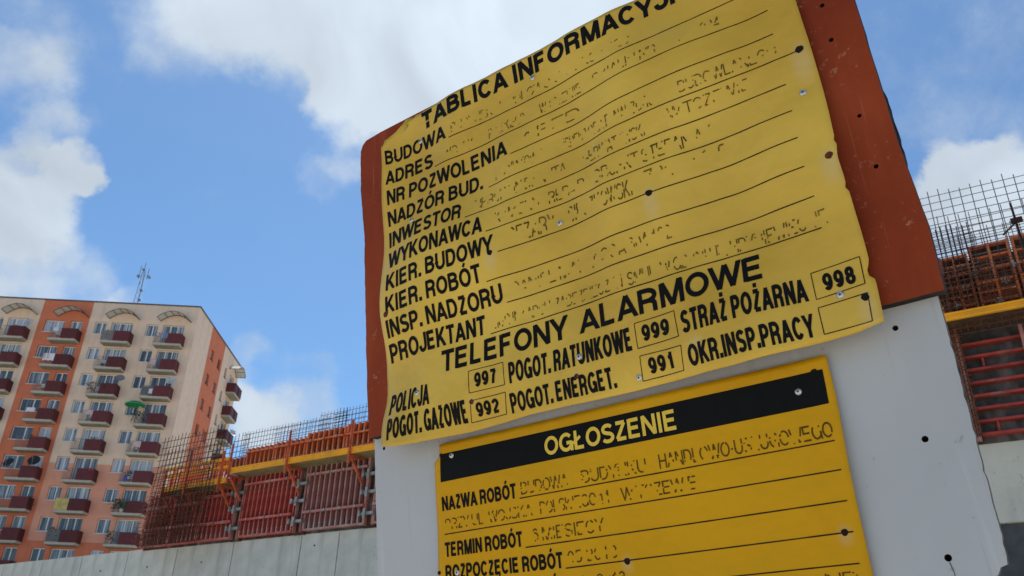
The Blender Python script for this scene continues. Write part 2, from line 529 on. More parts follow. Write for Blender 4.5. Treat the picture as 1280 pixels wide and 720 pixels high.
# ------------------------------------------------------------------ mesh helpers
class MB:
    def __init__(s):
        s.v, s.f, s.mi = [], [], []

    def face(s, pts, mi=0):
        n = len(s.v)
        s.v += [tuple(p) for p in pts]
        s.f.append(tuple(range(n, n + len(pts))))
        s.mi.append(mi)

    def box(s, x0, x1, y0, y1, z0, z1, mi=0, T=None):
        c = [Vector((x, y, z)) for x in (x0, x1) for y in (y0, y1) for z in (z0, z1)]
        if T:
            c = [T(p) for p in c]
        n = len(s.v)
        s.v += [tuple(p) for p in c]
        for q in ((0, 1, 3, 2), (4, 6, 7, 5), (0, 4, 5, 1), (2, 3, 7, 6), (0, 2, 6, 4), (1, 5, 7, 3)):
            s.f.append(tuple(n + i for i in q))
            s.mi.append(mi)

    def bar(s, a, b, r, sides=4, mi=0, r2=None):
        a, b = Vector(a), Vector(b)
        d = (b - a).normalized()
        x = d.orthogonal().normalized()
        y = d.cross(x)
        n = len(s.v)
        r2 = r if r2 is None else r2
        for p, rr in ((a, r), (b, r2)):
            for k in range(sides):
                t = 2 * math.pi * (k + .5) / sides
                s.v.append(tuple(p + (x * math.cos(t) + y * math.sin(t)) * rr))
        for k in range(sides):
            k2 = (k + 1) % sides
            s.f.append((n + k, n + k2, n + sides + k2, n + sides + k))
            s.mi.append(mi)
        s.f.append(tuple(n + k for k in reversed(range(sides))))
        s.f.append(tuple(n + sides + k for k in range(sides)))
        s.mi += [mi, mi]

    def beam(s, a, b, w, h, upv=(0, 0, 1), mi=0):
        a, b = Vector(a), Vector(b)
        d = (b - a).normalized()
        x = d.cross(Vector(upv)).normalized()
        y = x.cross(d).normalized()
        n = len(s.v)
        for p in (a, b):
            for sx, sy in ((-1, -1), (1, -1), (1, 1), (-1, 1)):
                s.v.append(tuple(p + x * sx * w / 2 + y * sy * h / 2))
        for k in range(4):
            k2 = (k + 1) % 4
            s.f.append((n + k, n + k2, n + 4 + k2, n + 4 + k))
        s.f += [(n + 3, n + 2, n + 1, n), (n + 4, n + 5, n + 6, n + 7)]
        s.mi += [mi] * 6

    def mesh(s, name, mats, smooth=False):
        me = bpy.data.meshes.new(name)
        me.from_pydata(s.v, [], s.f)
        for m_ in (mats if isinstance(mats, (list, tuple)) else [mats]):
            me.materials.append(m_)
        me.polygons.foreach_set('material_index', s.mi)
        bm = bmesh.new()
        bm.from_mesh(me)
        bmesh.ops.recalc_face_normals(bm, faces=bm.faces)
        bm.to_mesh(me)
        bm.free()
        if smooth:
            me.polygons.foreach_set('use_smooth', [True] * len(me.polygons))
        return me

    def build(s, name, mats, parent=None, smooth=False):
        return link(name, s.mesh(name, mats, smooth), parent)


def link(name, me, parent=None, loc=None):
    o = bpy.data.objects.new(name, me)
    COL.objects.link(o)
    if parent:
        o.parent = parent
    if loc is not None:
        o.location = loc
    return o


def tag(o, label=None, cat=None, group=None, kind=None):
    for k, v in (('label', label), ('category', cat), ('group', group), ('kind', kind)):
        if v:
            o[k] = v
    return o


def empty(name, mw=None, label=None, cat=None, group=None):
    o = bpy.data.objects.new(name, None)
    COL.objects.link(o)
    o.empty_display_size = .1
    if mw is not None:
        o.matrix_world = mw
    return tag(o, label, cat, group)


def frame(origin, x, y, z):
    m_ = Matrix((x, y, z)).transposed().to_4x4()
    m_.translation = origin
    return m_


# ------------------------------------------------------------------ ground
g = MB()
gs = [-1500, -300, -60, -20, 0, 20, 60, 300, 1500]
for i in range(8):
    for j in range(8):
        g.face([(gs[i], gs[j], 0), (gs[i + 1], gs[j], 0), (gs[i + 1], gs[j + 1], 0), (gs[i], gs[j + 1], 0)])
tag(g.build('ground', M['ground']), 'bare packed earth around the building site', None, None, 'structure')

# ------------------------------------------------------------------ apartment building
yb = R(2.201)
BD = Vector((math.cos(yb), math.sin(yb), 0))
BN = Vector((-math.sin(yb), math.cos(yb), 0))      # into the building
BO = Vector((-41.1415, 76.6697, 0)) + BN * 1.0     # facade plane, column three; local z = height above eye
BF = frame(BO + Vector((0, 0, 1.6)), BD, BN, Vector((0, 0, 1)))
ZT = 30.87
XL, XR, YD = -25.8, 8.78, 17.2
ZB, ZR = -1.6, 35.38
building = empty('apartment_building', BF, 'eleven storey apartment block with beige and orange rendered walls and burgundy balconies', 'building')

winf = []       # front openings (x0,x1,z0,z1,kind)
cols = [(-15.5, 'a'), (-10.4, 'b'), (-5.2, 'c'), (0, 'b'), (5.2, 'b')]
cols = [(-20.7, 'b'), (-15.5, 'c'), (-10.4, 'b'), (-5.2, 'c'), (0, 'b'), (5.2, 'b')]
for k in range(11):
    zf = ZT - 2.8 * k
    for cx, kind in cols:
        if kind == 'b':
            winf.append((cx - 1.42, cx - .22, zf + 1.03, zf + 2.35, 'w'))
            winf.append((cx + .26, cx + 2.42, zf + .08, zf + 2.35, 'd'))
        else:
            winf.append((cx - 1.22, cx + .76, zf + 1.0, zf + 2.32, 'l'))
            winf.append((cx + 1.32, cx + 2.52, zf + .08, zf + 2.32, 'e'))
wins = []
for k in range(11):
    zf = ZT - 2.8 * k
    for y0, y1, zz in ((6.0, 7.0, 1.2), (8.75, 9.75, 1.2), (11.7, 12.4, 1.2)):
        wins.append((y0, y1, zf + zz, zf + zz + 1.2, 's'))
    wins.append((13.9, 15.7, zf + .08, zf + 2.3, 'f'))


def facade(open_, x0, x1, zs, zone, fn, extra_x):
    xs = sorted(set([x0, x1] + extra_x + [o[0] for o in open_] + [o[1] for o in open_]))
    zz = sorted(set(zs + [o[2] for o in open_] + [o[3] for o in open_]))
    mb = MB()
    for i in range(len(xs) - 1):
        for j in range(len(zz) - 1):
            xa, xb, za, zb = xs[i], xs[i + 1], zz[j], zz[j + 1]
            xc, zc = (xa + xb) / 2, (za + zb) / 2
            if any(o[0] < xc < o[1] and o[2] < zc < o[3] for o in open_):
                continue
            mb.face([fn(xa, 0, za), fn(xb, 0, za), fn(xb, 0, zb), fn(xa, 0, zb)], zone(xc, zc))
    for o in open_:
        a, b, c, d = o[:4]
        zi = zone((a + b) / 2, (c + d) / 2)
        D_ = .32
        mb.face([fn(a, 0, c), fn(b, 0, c), fn(b, D_, c), fn(a, D_, c)], zi)
        mb.face([fn(a, 0, d), fn(b, 0, d), fn(b, D_, d), fn(a, D_, d)], zi)
        mb.face([fn(a, 0, c), fn(a, 0, d), fn(a, D_, d), fn(a, D_, c)], zi)
        mb.face([fn(b, 0, c), fn(b, 0, d), fn(b, D_, d), fn(b, D_, c)], zi)
        mb.face([fn(a, D_, c), fn(b, D_, c), fn(b, D_, d), fn(a, D_, d)], 3)
    return mb


def zone_front(x, z):
    if -7.1 < x < -2.07 or -17.4 < x < -12.4:
        return 2
    return 0 if z > 18.6 else (1 if z > 11.45 else 2)


def zone_side(y, z):
    return 2 if 4.95 < y < 10.3 else 0


wm = [M['beige'], M['salmon'], M['orange'], M['flash']]
fb = facade(winf, XL, XR, [ZB, 11.45, 18.6, ZR], zone_front, lambda x, d, z: (x, d, z), [-17.4, -12.4, -7.1, -2.07])
fb.build('front_wall', wm, building)
facade(wins, 0, YD, [ZB, ZR], zone_side, lambda y, d, z: (XR - d, y, z), [4.95, 10.3]).build('side_wall', wm, building)
bk = MB()
bk.box(XL, XR - .5, .5, YD, ZB, ZR - .05)
bk.build('core', M['grey_render'], building)
rf = MB()
rf.box(XL - .1, XR + .1, -.1, .25, ZR, ZR + .13)
rf.box(XR - .25, XR + .1, .25, YD + .1, ZR, ZR + .13)
rf.build('roof_flashing', M['flash'], building)
rv = MB()
rv.box(6.6, 7.4, 12.9, 13.6, ZR - .1, ZR + .9)
rv.box(8.0, 8.3, 6.3, 6.6, ZR, ZR + .7)
rv.build('roof_vent', M['grey_render'], building)
# movement joints of the rendered panels: thin shadow gaps
jt = MB()
jt.box(4.95, 5.0, 0, 0, 0, 0)

WMESH = {}


def window_meshes(kind, w, h):
    key = (kind, round(w, 2), round(h, 2))
    if key in WMESH:
        return WMESH[key]
    f = MB()
    t = .075
    y0, y1 = .20, .27
    f.box(0, w, y0, y1, 0, t)
    f.box(0, w, y0, y1, h - t, h)
    f.box(0, t, y0, y1, t, h - t)
    f.box(w - t, w, y0, y1, t, h - t)
    div = {'w': [.55], 'd': [.36, .68], 'l': [.62], 'e': [.5], 's': [], 'f': [.4]}[kind]
    for q in div:
        f.box(w * q - .05, w * q + .05, y0 + .003, y1 - .003, t, h - t)
    if kind in 'de':
        f.box(w * div[-1] + .05, w - t, y0 + .004, y1 - .004, .85, .93)
    if kind in 'wls':
        f.box(-.06, w + .06, -.08, .2, -.05, -.002)
    a = f.mesh('window', M['pvc'])
    p = MB()
    p.box(t * .6, w - t * .6, y0 + .025, y0 + .045, t * .6, h - t * .6)
    b = p.mesh('pane', M['pane'])
    WMESH[key] = (a, b)
    return WMESH[key]


for (a, b, c, d, k) in winf:
    ma, mb_ = window_meshes(k, b - a, d - c)
    w = link('window', ma, building, (a, 0, c))
    link('pane', mb_, w)
for (a, b, c, d, k) in wins:
    ma, mb_ = window_meshes(k, b - a, d - c)
    if k == 's':
        ma = ma.copy()
        ma.materials[0] = M['timber_dark']
    w = link('window', ma, building, (XR, a, c))
    w.rotation_euler = (0, 0, math.pi / 2)
    link('pane', mb_, w)

# balconies
bl = 2.72
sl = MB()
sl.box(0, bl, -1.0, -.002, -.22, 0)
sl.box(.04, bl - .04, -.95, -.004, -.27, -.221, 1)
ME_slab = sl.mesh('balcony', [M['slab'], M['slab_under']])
pn = MB()
pn.box(1.22, bl + .04, -1.06, -1.02, -.02, 1.06)
ME_pan = pn.mesh('front_panel', M['burgundy'])
pn = MB()
pn.box(bl, bl + .04, -1.018, -.003, -.02, 1.06)
ME_side = pn.mesh('side_panel', M['burgundy'])
rl = MB()
for zz in (.08, 1.03):
    rl.bar((0, -1.02, zz), (1.2, -1.02, zz), .022)
    rl.bar((0, -1.0, zz), (0, 0, zz), .022)
for i in range(9):
    rl.bar((i * .145, -1.02, .08), (i * .145, -1.02, 1.03), .011)
for i in range(1, 7):
    rl.bar((0, -1.02 + i * .15, .08), (0, -1.02 + i * .15, 1.03), .011)
ME_rail = rl.mesh('railing', M['rail'])
pn = MB()
pn.box(.03, 1.18, -1.0, -.99, .1, .95)
ME_glass = pn.mesh('screen', M['mesh_glass'])
pn = MB()
pn.box(.0, 1.2, -1.05, -1.02, .0, 1.05)
ME_yscreen = pn.mesh('screen', M['yellow_screen'])
pn = MB()
for i in range(14):
    pn.box(.0 + i * .087, .0 + i * .087 + .06, -1.05, -1.02, .03, 1.02)
ME_slat = pn.mesh('slatted_screen', M['rail'])


def balcony(x, z, rot=0, y=0, style=0):
    b = link('balcony', ME_slab, building, (x, y, z))
    b.rotation_euler = (0, 0, rot)
    link('front_panel', ME_pan, b)
    link('side_panel', ME_side, b)
    link('railing', ME_rail, b)
    if style == 1:
        link('screen', ME_glass, b)
    if style == 2:
        link('screen', ME_yscreen, b)
    if style == 3:
        link('slatted_screen', ME_slat, b)
    return b


def canopy(x, z, rot=0, y=0):
    fr, pc = MB(), MB()
    n = 10
    P = []
    for i in range(n + 1):
        t = i / n
        P.append((-.1 + 3.1 * t, .72 * (1 - (2 * t - 1) ** 2)))
    for yy, rr in ((-1.15, .032), (-.03, .032)):
        for i in range(n):
            fr.bar((P[i][0], yy, P[i][1]), (P[i + 1][0], yy, P[i + 1][1]), rr)
    for i in (0, 2, 4, 6, 8, 10):
        fr.bar((P[i][0], -1.15, P[i][1] + .01), (P[i][0], -.03, P[i][1] + .01), .03)
    for i in range(n):
        a, b = P[i], P[i + 1]
        pc.face([(a[0], -1.12, a[1] + .025), (b[0], -1.12, b[1] + .025), (b[0], -.06, b[1] + .025), (a[0], -.06, a[1] + .025)])
        pc.face([(a[0], -1.12, a[1] + .04), (b[0], -1.12, b[1] + .04), (b[0], -.06, b[1] + .04), (a[0], -.06, a[1] + .04)])
    c = fr.build('canopy', M['canopy_frame'], building)
    c.location = (x, y, z)
    c.rotation_euler = (0, 0, rot)
    pc.build('canopy_sheet', M['polycarb'], c)


for ci, (cx, kind) in enumerate(cols):
    for k in range(11):
        st = (ci * 7 + k * 5 + (k * k) % 3) % 9
        if ci == 4 and k == 7 - 1:
            st = 2
        elif ci == 4 and k == 0:
            st = 3
        elif st in (2, 3):
            st = 0
        balcony(cx, ZT - 2.8 * k, style=st)
    canopy(cx, ZT + 2.75)
for k in range(11):
    b_ = balcony(XR, ZT - 2.8 * k, math.pi / 2, 13.4, 0)
    link('side_panel', ME_side, b_, (-bl - .05, 0, 0))
    link('front_panel', ME_pan, b_, (-1.18, .0, 0))
canopy(XR, ZT + 2.75, math.pi / 2, 13.3)

# antenna mast on the roof
am = empty('antenna_mast', BF @ Matrix.Translation((.8, 3.0, ZR)), 'thin lattice antenna mast standing on the apartment block roof', 'antenna')
a = MB()
HM = 5.3
for sx, sy in ((-.28, -.2), (.28, -.2), (0, .28)):
    a.bar((sx, sy, 0), (sx * .55, sy * .55, HM), .022)
for i in range(9):
    z0, z1 = i * HM / 9, (i + 1) * HM / 9
    t0, t1 = 1 - .45 * i / 9, 1 - .45 * (i + 1) / 9
    pts = [(-.28, -.2), (.28, -.2), (0, .28)]
    for q in range(3):
        p, r_ = pts[q], pts[(q + 1) % 3]
        a.bar((p[0] * t0, p[1] * t0, z0), (r_[0] * t1, r_[1] * t1, z1), .009)
a.build('lattice', M['flash'], am)
a = MB()
for sx, z0, z1 in ((-.35, 4.3, 5.9), (.05, 4.9, 6.3), (.55, 4.3, 5.6), (-.1, 3.6, 4.2)):
    a.bar((sx, -.25, z0), (sx, -.25, z1), .035)
for zz in (4.5, 4.7):
    a.bar((-.6, -.25, zz), (.9, -.25, zz + .1), .02)
a.build('aerial', M['dish_grey'], am)
for zz, sx in ((1.1, 0), (1.75, .35), (2.9, .3), (4.6, -.4), (4.5, .8), (5.4, 0)):
    a = MB()
    a.bar((sx, -.45, zz), (sx, -.15, zz), .13, 8)
    a.build('drum', M['dish_grey'], am)


# ---- things on the balconies
def dish(x, y, z, r, material, az, label):
    root = empty('satellite_dish', BF @ Matrix.Translation((x, y, z)) @ Matrix.Rotation(az, 4, 'Z') @ Matrix.Rotation(R(-28), 4, 'X'), label, 'satellite dish', 'satellite dishes on the apartment block')
    mb = MB()
    n = 16
    prev = None
    for i in range(5):
        rr = r * i / 4
        ring = [(rr * math.cos(2 * math.pi * k / n), -.02 + .22 * r * ((i / 4) ** 2) * -1, rr * math.sin(2 * math.pi * k / n)) for k in range(n)]
        if prev:
            for k in range(n):
                k2 = (k + 1) % n
                mb.face([prev[k], prev[k2], ring[k2], ring[k]])
        prev = ring
    mb.build('reflector', material, root, True)
    a_ = MB()
    a_.bar((0, -.1, -r * .95), (0, -r * 1.0, -r * .1), .018)
    a_.bar((0, -.02, 0), (0, .3, -.12), .03)
    a_.build('arm', M['rail'], root)
    a_ = MB()
    a_.bar((0, -r * 1.05, -.12 * r), (0, -r * .85, -.03), .05, 6)
    a_.build('receiver', M['dish_grey'], root)


dish(-7.3, -1.25, ZT + 1.45, .42, M['dish'], R(10), 'white satellite dish at the right end of the top balcony in the leftmost column')
dish(3.05, -1.2, ZT - 5.6 + 1.55, .42, M['dish_grey'], R(15), 'grey satellite dish beside the third floor down balcony of the beige middle column')
dish(8.0, -1.25, ZT - 5.6 + 1.5, .52, M['dish'], R(-5), 'large white satellite dish next to the building corner')
dish(-5.0, -1.3, ZT - 14 + 1.2, .5, M['dish_dark'], R(-12), 'dark round satellite dish at the left of an orange strip balcony')
dish(-2.75, -1.35, ZT - 14 + 1.45, .55, M['dish_dark'], R(6), 'black satellite dish hanging over the burgundy panel of an orange strip balcony')
dish(XR + 1.2, 14.9, ZT - 5.4 + .9, .45, M['dish'], R(60), 'white satellite dish on a side wall balcony seen against the sky')
dish(XR + 1.25, 15.6, ZT - 8.0 + .3, .5, M['dish'], R(40), 'white satellite dish low on the side wall, just above the rebar mesh')

pa = empty('balcony_parasol', BF @ Matrix.Translation((4.9, -.75, ZT - 8.4)), 'open green parasol shading a balcony near the building corner', 'parasol')
mb = MB()
n = 10
top = (0, 0, 2.3)
ring = [(.98 * math.cos(2 * math.pi * k / n), .85 * math.sin(2 * math.pi * k / n), 1.93) for k in range(n)]
rin = [(.5 * math.cos(2 * math.pi * k / n), .45 * math.sin(2 * math.pi * k / n), 2.19) for k in range(n)]
for k in range(n):
    k2 = (k + 1) % n
    mb.face([top, rin[k], rin[k2]])
    mb.face([rin[k], ring[k], ring[k2], rin[k2]])
    mb.face([ring[k], ring[k2], (ring[k2][0], ring[k2][1], 1.82), (ring[k][0], ring[k][1], 1.82)])
mb.build('canopy', M['green_cloth'], pa)
mb = MB()
mb.bar((0, 0, 0.02), (0, 0, 2.3), .025, 6)
mb.build('pole', M['rail'], pa)


def cloth(x, z, w, h, material, label):
    """a folded cloth over a rail"""
    mb_ = MB()
    n_ = 12
    pts = []
    for i in range(n_ + 1):
        t = i / n_
        pts.append((x + w * t, -1.07 + .03 * math.sin(t * 19) + .01 * math.sin(t * 43)))
    for i in range(n_):
        a_, b_ = pts[i], pts[i + 1]
        hh = .04 * math.sin(i * 1.3)
        mb_.face([(a_[0], a_[1], z), (b_[0], b_[1], z), (b_[0], b_[1] - .03, z - h - hh), (a_[0], a_[1] - .03, z - h - hh)])
        mb_.face([(a_[0], a_[1], z), (b_[0], b_[1], z), (b_[0], -.97, z + .01), (a_[0], -.97, z + .01)])
        mb_.face([(a_[0], -.97, z + .01), (b_[0], -.97, z + .01), (b_[0], -.96, z - h * .8), (a_[0], -.96, z - h * .8)])
    o = mb_.build('laundry', material)
    o.matrix_world = BF
    tag(o, label, 'laundry', 'laundry hanging on the balcony rails')


cloth(-5.0, ZT - 2.8 + 1.08, 1.1, .75, M['white_cloth'], 'white sheet hung over the second balcony from the top of the orange strip')
cloth(5.7, ZT - 11.2 + 1.06, .75, .6, M['pink_cloth'], 'pale pink cloth hung over the fifth balcony down in the column nearest the building corner')
cloth(6.0, ZT - 5.6 + .7, .35, .5, M['white_cloth'], 'small white cloth on the rail of the third balcony down by the corner')
cloth(2.2, ZT - 14 + 1.1, .5, .25, M['red_plastic'], 'red cloth over the right end of a balcony panel in the middle beige column')
cloth(5.75, ZT + 1.05, .5, .55, M['pink_cloth'], 'greyish pink cloth on the top balcony nearest the building corner')


def plant(x, y, z, h, label, material='leaf', n_=70, sp=.3):
    root = empty('balcony_plant', BF @ Matrix.Translation((x, y, z)), label, 'plant', 'potted plants on the balconies')
    mb_ = MB()
    rnd = random.Random(int(x * 100 + z * 10))
    mb_.bar((0, 0, 0.02), (0, 0, .28), .13, 8, 0, .17)
    mb_.build('pot', M['slab'], root)
    mb_ = MB()
    for i in range(n_):
        p = Vector((rnd.gauss(0, sp), rnd.gauss(0, sp * .6), .3 + rnd.random() * h))
        q = Vector((rnd.uniform(-1, 1), rnd.uniform(-1, 1), rnd.uniform(-1, 1))).normalized() * .09
        r_ = q.orthogonal().normalized() * .05
        mb_.face([p - q, p + r_, p + q, p - r_])
    mb_.build('foliage', M[material], root)


plant(.35, -.8, ZT - 5.6, 1.0, 'dark potted plant at the left of the third balcony down in the middle beige column', 'leaf_dark')
plant(5.6, -.8, ZT - 16.8, 1.0, 'dense green plants filling the left of a balcony behind the edge of the rebar mesh', 'leaf_dark', 160, .4)
plant(6.1, -1.1, ZT - 16.8, .7, 'bright green plant trailing over a lower balcony behind the rebar mesh', 'leaf', 90, .25)
plant(-2.6, -.7, ZT - 16.8, .9, 'green plant by the window of the lowest orange strip balcony', 'leaf_dark', 80, .25)
plant(.4, -.8, ZT - 19.6, 1.0, 'thin dark plant on the balcony just above the concrete wall', 'leaf_dark', 60, .2)
plant(5.5, -.8, ZT - 8.4, .9, 'leafy plants under the green parasol', 'leaf_dark', 120, .4)
plant(-2.7, -.8, ZT - 8.4, .8, 'plant at the right of the fourth balcony down in the orange strip', 'leaf', 60, .2)
plant(5.6, -.8, ZT - 19.6, .9, 'grey green plant on a low balcony beside the mesh edge', 'leaf_dark', 60, .25)


def chair(x, z, label, rot=0.0, material='chair'):
    root = empty('balcony_chair', BF @ Matrix.Translation((x, -.55, z)) @ Matrix.Rotation(rot, 4, 'Z'), label, 'chair', 'garden chairs on the balconies')
    for i, (nm, bx) in enumerate((('seat', (-.25, .25, -.24, .24, .40, .44)), ('backrest', (-.25, .25, .2, .24, .442, .9)))):
        mb_ = MB()
        mb_.box(*bx)
        mb_.build(nm, M[material], root)
    for sx in (-.22, .22):
        for sy in (-.21, .21):
            mb_ = MB()
            mb_.bar((sx, sy, 0), (sx * .95, sy, .40), .022)
            mb_.build('leg', M[material], root)


chair(-4.5, ZT, 'white chair on the top balcony of the orange strip', .4)
chair(-4.6, ZT - 5.6, 'white chair on the third balcony down of the orange strip', -.5)
chair(.7, ZT - 2.8, 'white chair on the second balcony down of the middle beige column', .3)
chair(.8, ZT - 8.4, 'white chair on the fourth balcony down of the middle beige column', -.3)
chair(1.0, ZT - 5.6, 'white chair beside the dark plant on a middle column balcony', .7)
mb = MB()
mb.bar((0, 0, 0), (0, 0, .62), .33, 12, 0, .30)
mb.bar((0, 0, .62), (0, 0, .7), .31, 12, 0, .2)
o = mb.build('plastic_drum', M['blue_plastic'], None, True)
o.matrix_world = BF @ Matrix.Translation((5.75, -.6, ZT - 14))
tag(o, 'blue plastic drum on a balcony beside the rebar mesh', 'drum')

rnd = random.Random(21)
WHERE = {1: 'second column from the left', 2: 'leftmost visible column', 3: 'orange strip', 4: 'middle beige column', 5: 'column nearest the corner'}
ORD = ['top', 'second', 'third', 'fourth', 'fifth', 'sixth', 'seventh', 'eighth', 'ninth']
for ci in (2, 3, 4, 5):
    cx = cols[ci][0]
    for k in range(9):
        q = rnd.random()
        zz = ZT - 2.8 * k
        if q < .30:
            plant(cx + rnd.uniform(.3, 2.3), -.85, zz + .25, rnd.uniform(.45, .8), 'small potted plant on the %s balcony from the top in the %s' % (ORD[k], WHERE[ci]), 'leaf' if rnd.random() < .5 else 'leaf_dark', 40, .17)
        elif q < .50:
            w_ = rnd.uniform(.4, .9)
            cloth(cx + rnd.uniform(.1, .5), zz + 1.07, w_, rnd.uniform(.35, .7), M[rnd.choice(['white_cloth', 'pink_cloth', 'blue_cloth', 'grey_cloth'])], 'cloth hung out on the %s balcony from the top in the %s' % (ORD[k], WHERE[ci]))
        elif q < .66:
            chair(cx + rnd.uniform(.45, .95), zz, 'garden chair on the %s balcony from the top in the %s' % (ORD[k], WHERE[ci]), rnd.uniform(-.8, .8))

# ------------------------------------------------------------------ the concrete wall and the formwork on it
yw = R(145.5)
WD = Vector((math.cos(yw), math.sin(yw), 0))        # along the wall, away to the left
WN = Vector((-math.sin(yw), math.cos(yw), 0))       # from the wall towards the camera
W0 = Vector((-2.9889, 19.6672, 1.6))
WF = frame(W0, -WD, -WN, Vector((0, 0, 1)))         # local x = to the right (towards camera), y = behind the wall
# use s = -x so that larger s lies further left
WT = 3.5
GZ = -1.6

cw = empty('concrete_wall', WF, 'long bare grey cast concrete wall below the red formwork on the left', 'wall')
js = [-7.2, -5.6, -3.4, -1.2, 1.16, 2.45, 5.0, 7.37, 9.69, 12.05, 14.3, 16.7, 19.1, 21.5, 23.9, 26.3, 28.7, 31.1]


def panel_mesh(w, h, t, seed, ridge=False):
    mb_ = MB()
    nx, nz_ = max(2, int(w / .3)), max(2, int(h / .5))
    P = {}
    for i in range(nx + 1):
        for j in range(nz_ + 1):
            x, z = w * i / nx, h * j / nz_
            y = .006 * noise.noise(Vector((x * 1.3 + seed, z * .8, seed)))
            if i in (0, nx):
                y = .014
            if j == nz_:
                y += .006 * noise.noise(Vector((x * 4 + seed, 0, 3)))
            P[i, j] = (x, y, z + (.012 * noise.noise(Vector((x * 5 + seed, 7, 1))) if j == nz_ else 0))
    for i in range(nx):
        for j in range(nz_):
            mb_.face([P[i, j], P[i + 1, j], P[i + 1, j + 1], P[i, j + 1]])
    for i in range(nx):
        a_, b_ = P[i, nz_], P[i + 1, nz_]
        mb_.face([a_, b_, (b_[0], t, b_[2]), (a_[0], t, a_[2])])
    for i in (0, nx):
        mb_.face([P[i, 0], P[i, nz_], (P[i, nz_][0], t, P[i, nz_][2]), (P[i, 0][0], t, 0)])
    return mb_


for i in range(len(js) - 1):
    s0, s1 = js[i], js[i + 1]
    pmb = panel_mesh(s1 - s0 - .034, WT - GZ, .3, i * 3.7)
    o = pmb.build('wall_panel', M['concrete'], cw)
    o.location = (-s1 + .017, 0, GZ)
    # tie hole pair
mb = MB()
mb.box(-js[-1], -js[0], .06, .3, GZ, WT - .03)
mb.build('core', M['concrete'], cw)
mb = MB()
for s_, z_ in ((1.95, 3.17), (1.95, 2.1), (6.2, 3.0), (6.2, 2.0), (8.6, 3.0), (10.9, 3.0), (-.4, 3.0), (3.7, 2.2)):
    mb.bar((-s_, -.012, z_), (-s_, .02, z_), .022, 10)
mb.build('tie_hole', M['hole'], cw)


def wp(s, out, z):
    return Vector((-s, -out, z))


def formwork_panel(s0, s1, z0, z1, ribs, label, rib_m, face_m, walers, out=.0, group='red steel formwork panels on the wall', rw=.022, rd=.11, F=None, name='steel_shuttering'):
    root = empty(name, F if F is not None else WF, label, 'formwork panel', group)
    mb_ = MB()
    mb_.box(-s1, -s0, -out - .02, -out - .003, z0 - .11, z1)
    mb_.build('facing_board', face_m, root)
    w = s1 - s0
    rm = MB()
    rm.box(-rw / 2, rw / 2, -rd, 0, 0, z1 - z0)
    rm.box(-rw / 2 - .011, rw / 2 + .011, -rd - .008, -rd + .002, 0, z1 - z0)
    me = rm.mesh('rib', rib_m)
    for i in range(ribs):
        s_ = s0 + rw + (w - 2 * rw) * i / (ribs - 1)
        link('rib', me, root, (-s_, -out - .021, z0))
    for zz, hh in walers:
        mb_ = MB()
        mb_.box(-s1 + .01, -s0 - .01, -out - rd - .10, -out - rd - .032, zz - hh / 2, zz + hh / 2)
        mb_.build('waler', rib_m, root)
        mb_ = MB()
        kk = max(3, int(w / .5))
        for q in range(kk):
            x_ = -s1 + w * (q + .5) / kk
            mb_.box(x_ - .025, x_ + .025, -out - rd - .125, -out - rd - .101, zz - .03, zz + .03)
        mb_.build('bolt', M['galv'], root)
    mb_ = MB()
    mb_.box(-s1, -s0, -out - rd - .03, -out - .022, z0 - .05, z0 - .002)
    mb_.build('bottom_rail', rib_m, root)
    return root


# lower red panels
WL = [(3.96, .055), (4.89, .055)]
formwork_panel(-1.9, .0, 3.57, 5.5, 9, 'red formwork panel hidden mostly behind the left edge of the sign board', M['form_worn'], M['form_face_grey'], WL)
formwork_panel(.28, 2.32, 3.57, 5.5, 12, 'weathered grey and red formwork panel next to the left edge of the sign board', M['form_worn'], M['form_face_grey'], WL)
formwork_panel(2.72, 4.72, 3.57, 5.5, 12, 'clean dark red formwork panel left of the weathered one', M['form_red'], M['form_face'], WL)
formwork_panel(5.06, 6.45, 3.57, 5.2, 8, 'red formwork panel just right of the rusty mesh', M['form_red'], M['form_face_grey'], [(3.96, .07), (4.7, .07)])
formwork_panel(6.5, 7.7, 3.57, 5.0, 7, 'dark formwork panel seen through the rusty mesh', M['form_red'], M['form_face'], [(4.0, .07), (4.6, .07)])
formwork_panel(7.75, 8.95, 3.57, 5.0, 7, 'formwork panel farthest left behind the rusty mesh', M['form_red'], M['form_face'], [(4.0, .07), (4.6, .07)])
for s_, lab in ((.14, 'narrow filler board beside the sign board edge'), (2.52, 'narrow worn filler board between the weathered and the clean formwork panels'), (4.89, 'narrow filler board left of the clean red formwork panel')):
    rt_ = empty('timber_filler', WF, lab, 'filler board', 'filler boards between formwork panels')
    mb = MB()
    mb.box(-s_ - .20, -s_ + .20, -.06, -.003, 3.45, 5.45)
    mb.build('board', M['form_face'], rt_)
    for q_ in (-.13, .11):
        mb = MB()
        mb.box(-s_ + q_, -s_ + q_ + .028, -.15, -.061, 3.5, 5.42)
        mb.build('edge_rail', M['form_worn'], rt_)
    for zz in (3.75, 4.25, 4.68):
        mb = MB()
        mb.box(-s_ - .24, -s_ + .24, -.25, -.16, zz - .035, zz + .035)
        mb.box(-s_ - .05, -s_ + .02, -.29, -.252, zz - .12, zz + .10)
        mb.box(-s_ - .2, -s_ - .14, -.30, -.252, zz - .06, zz + .06)
        mb.build('clamp', M['galv'], rt_)

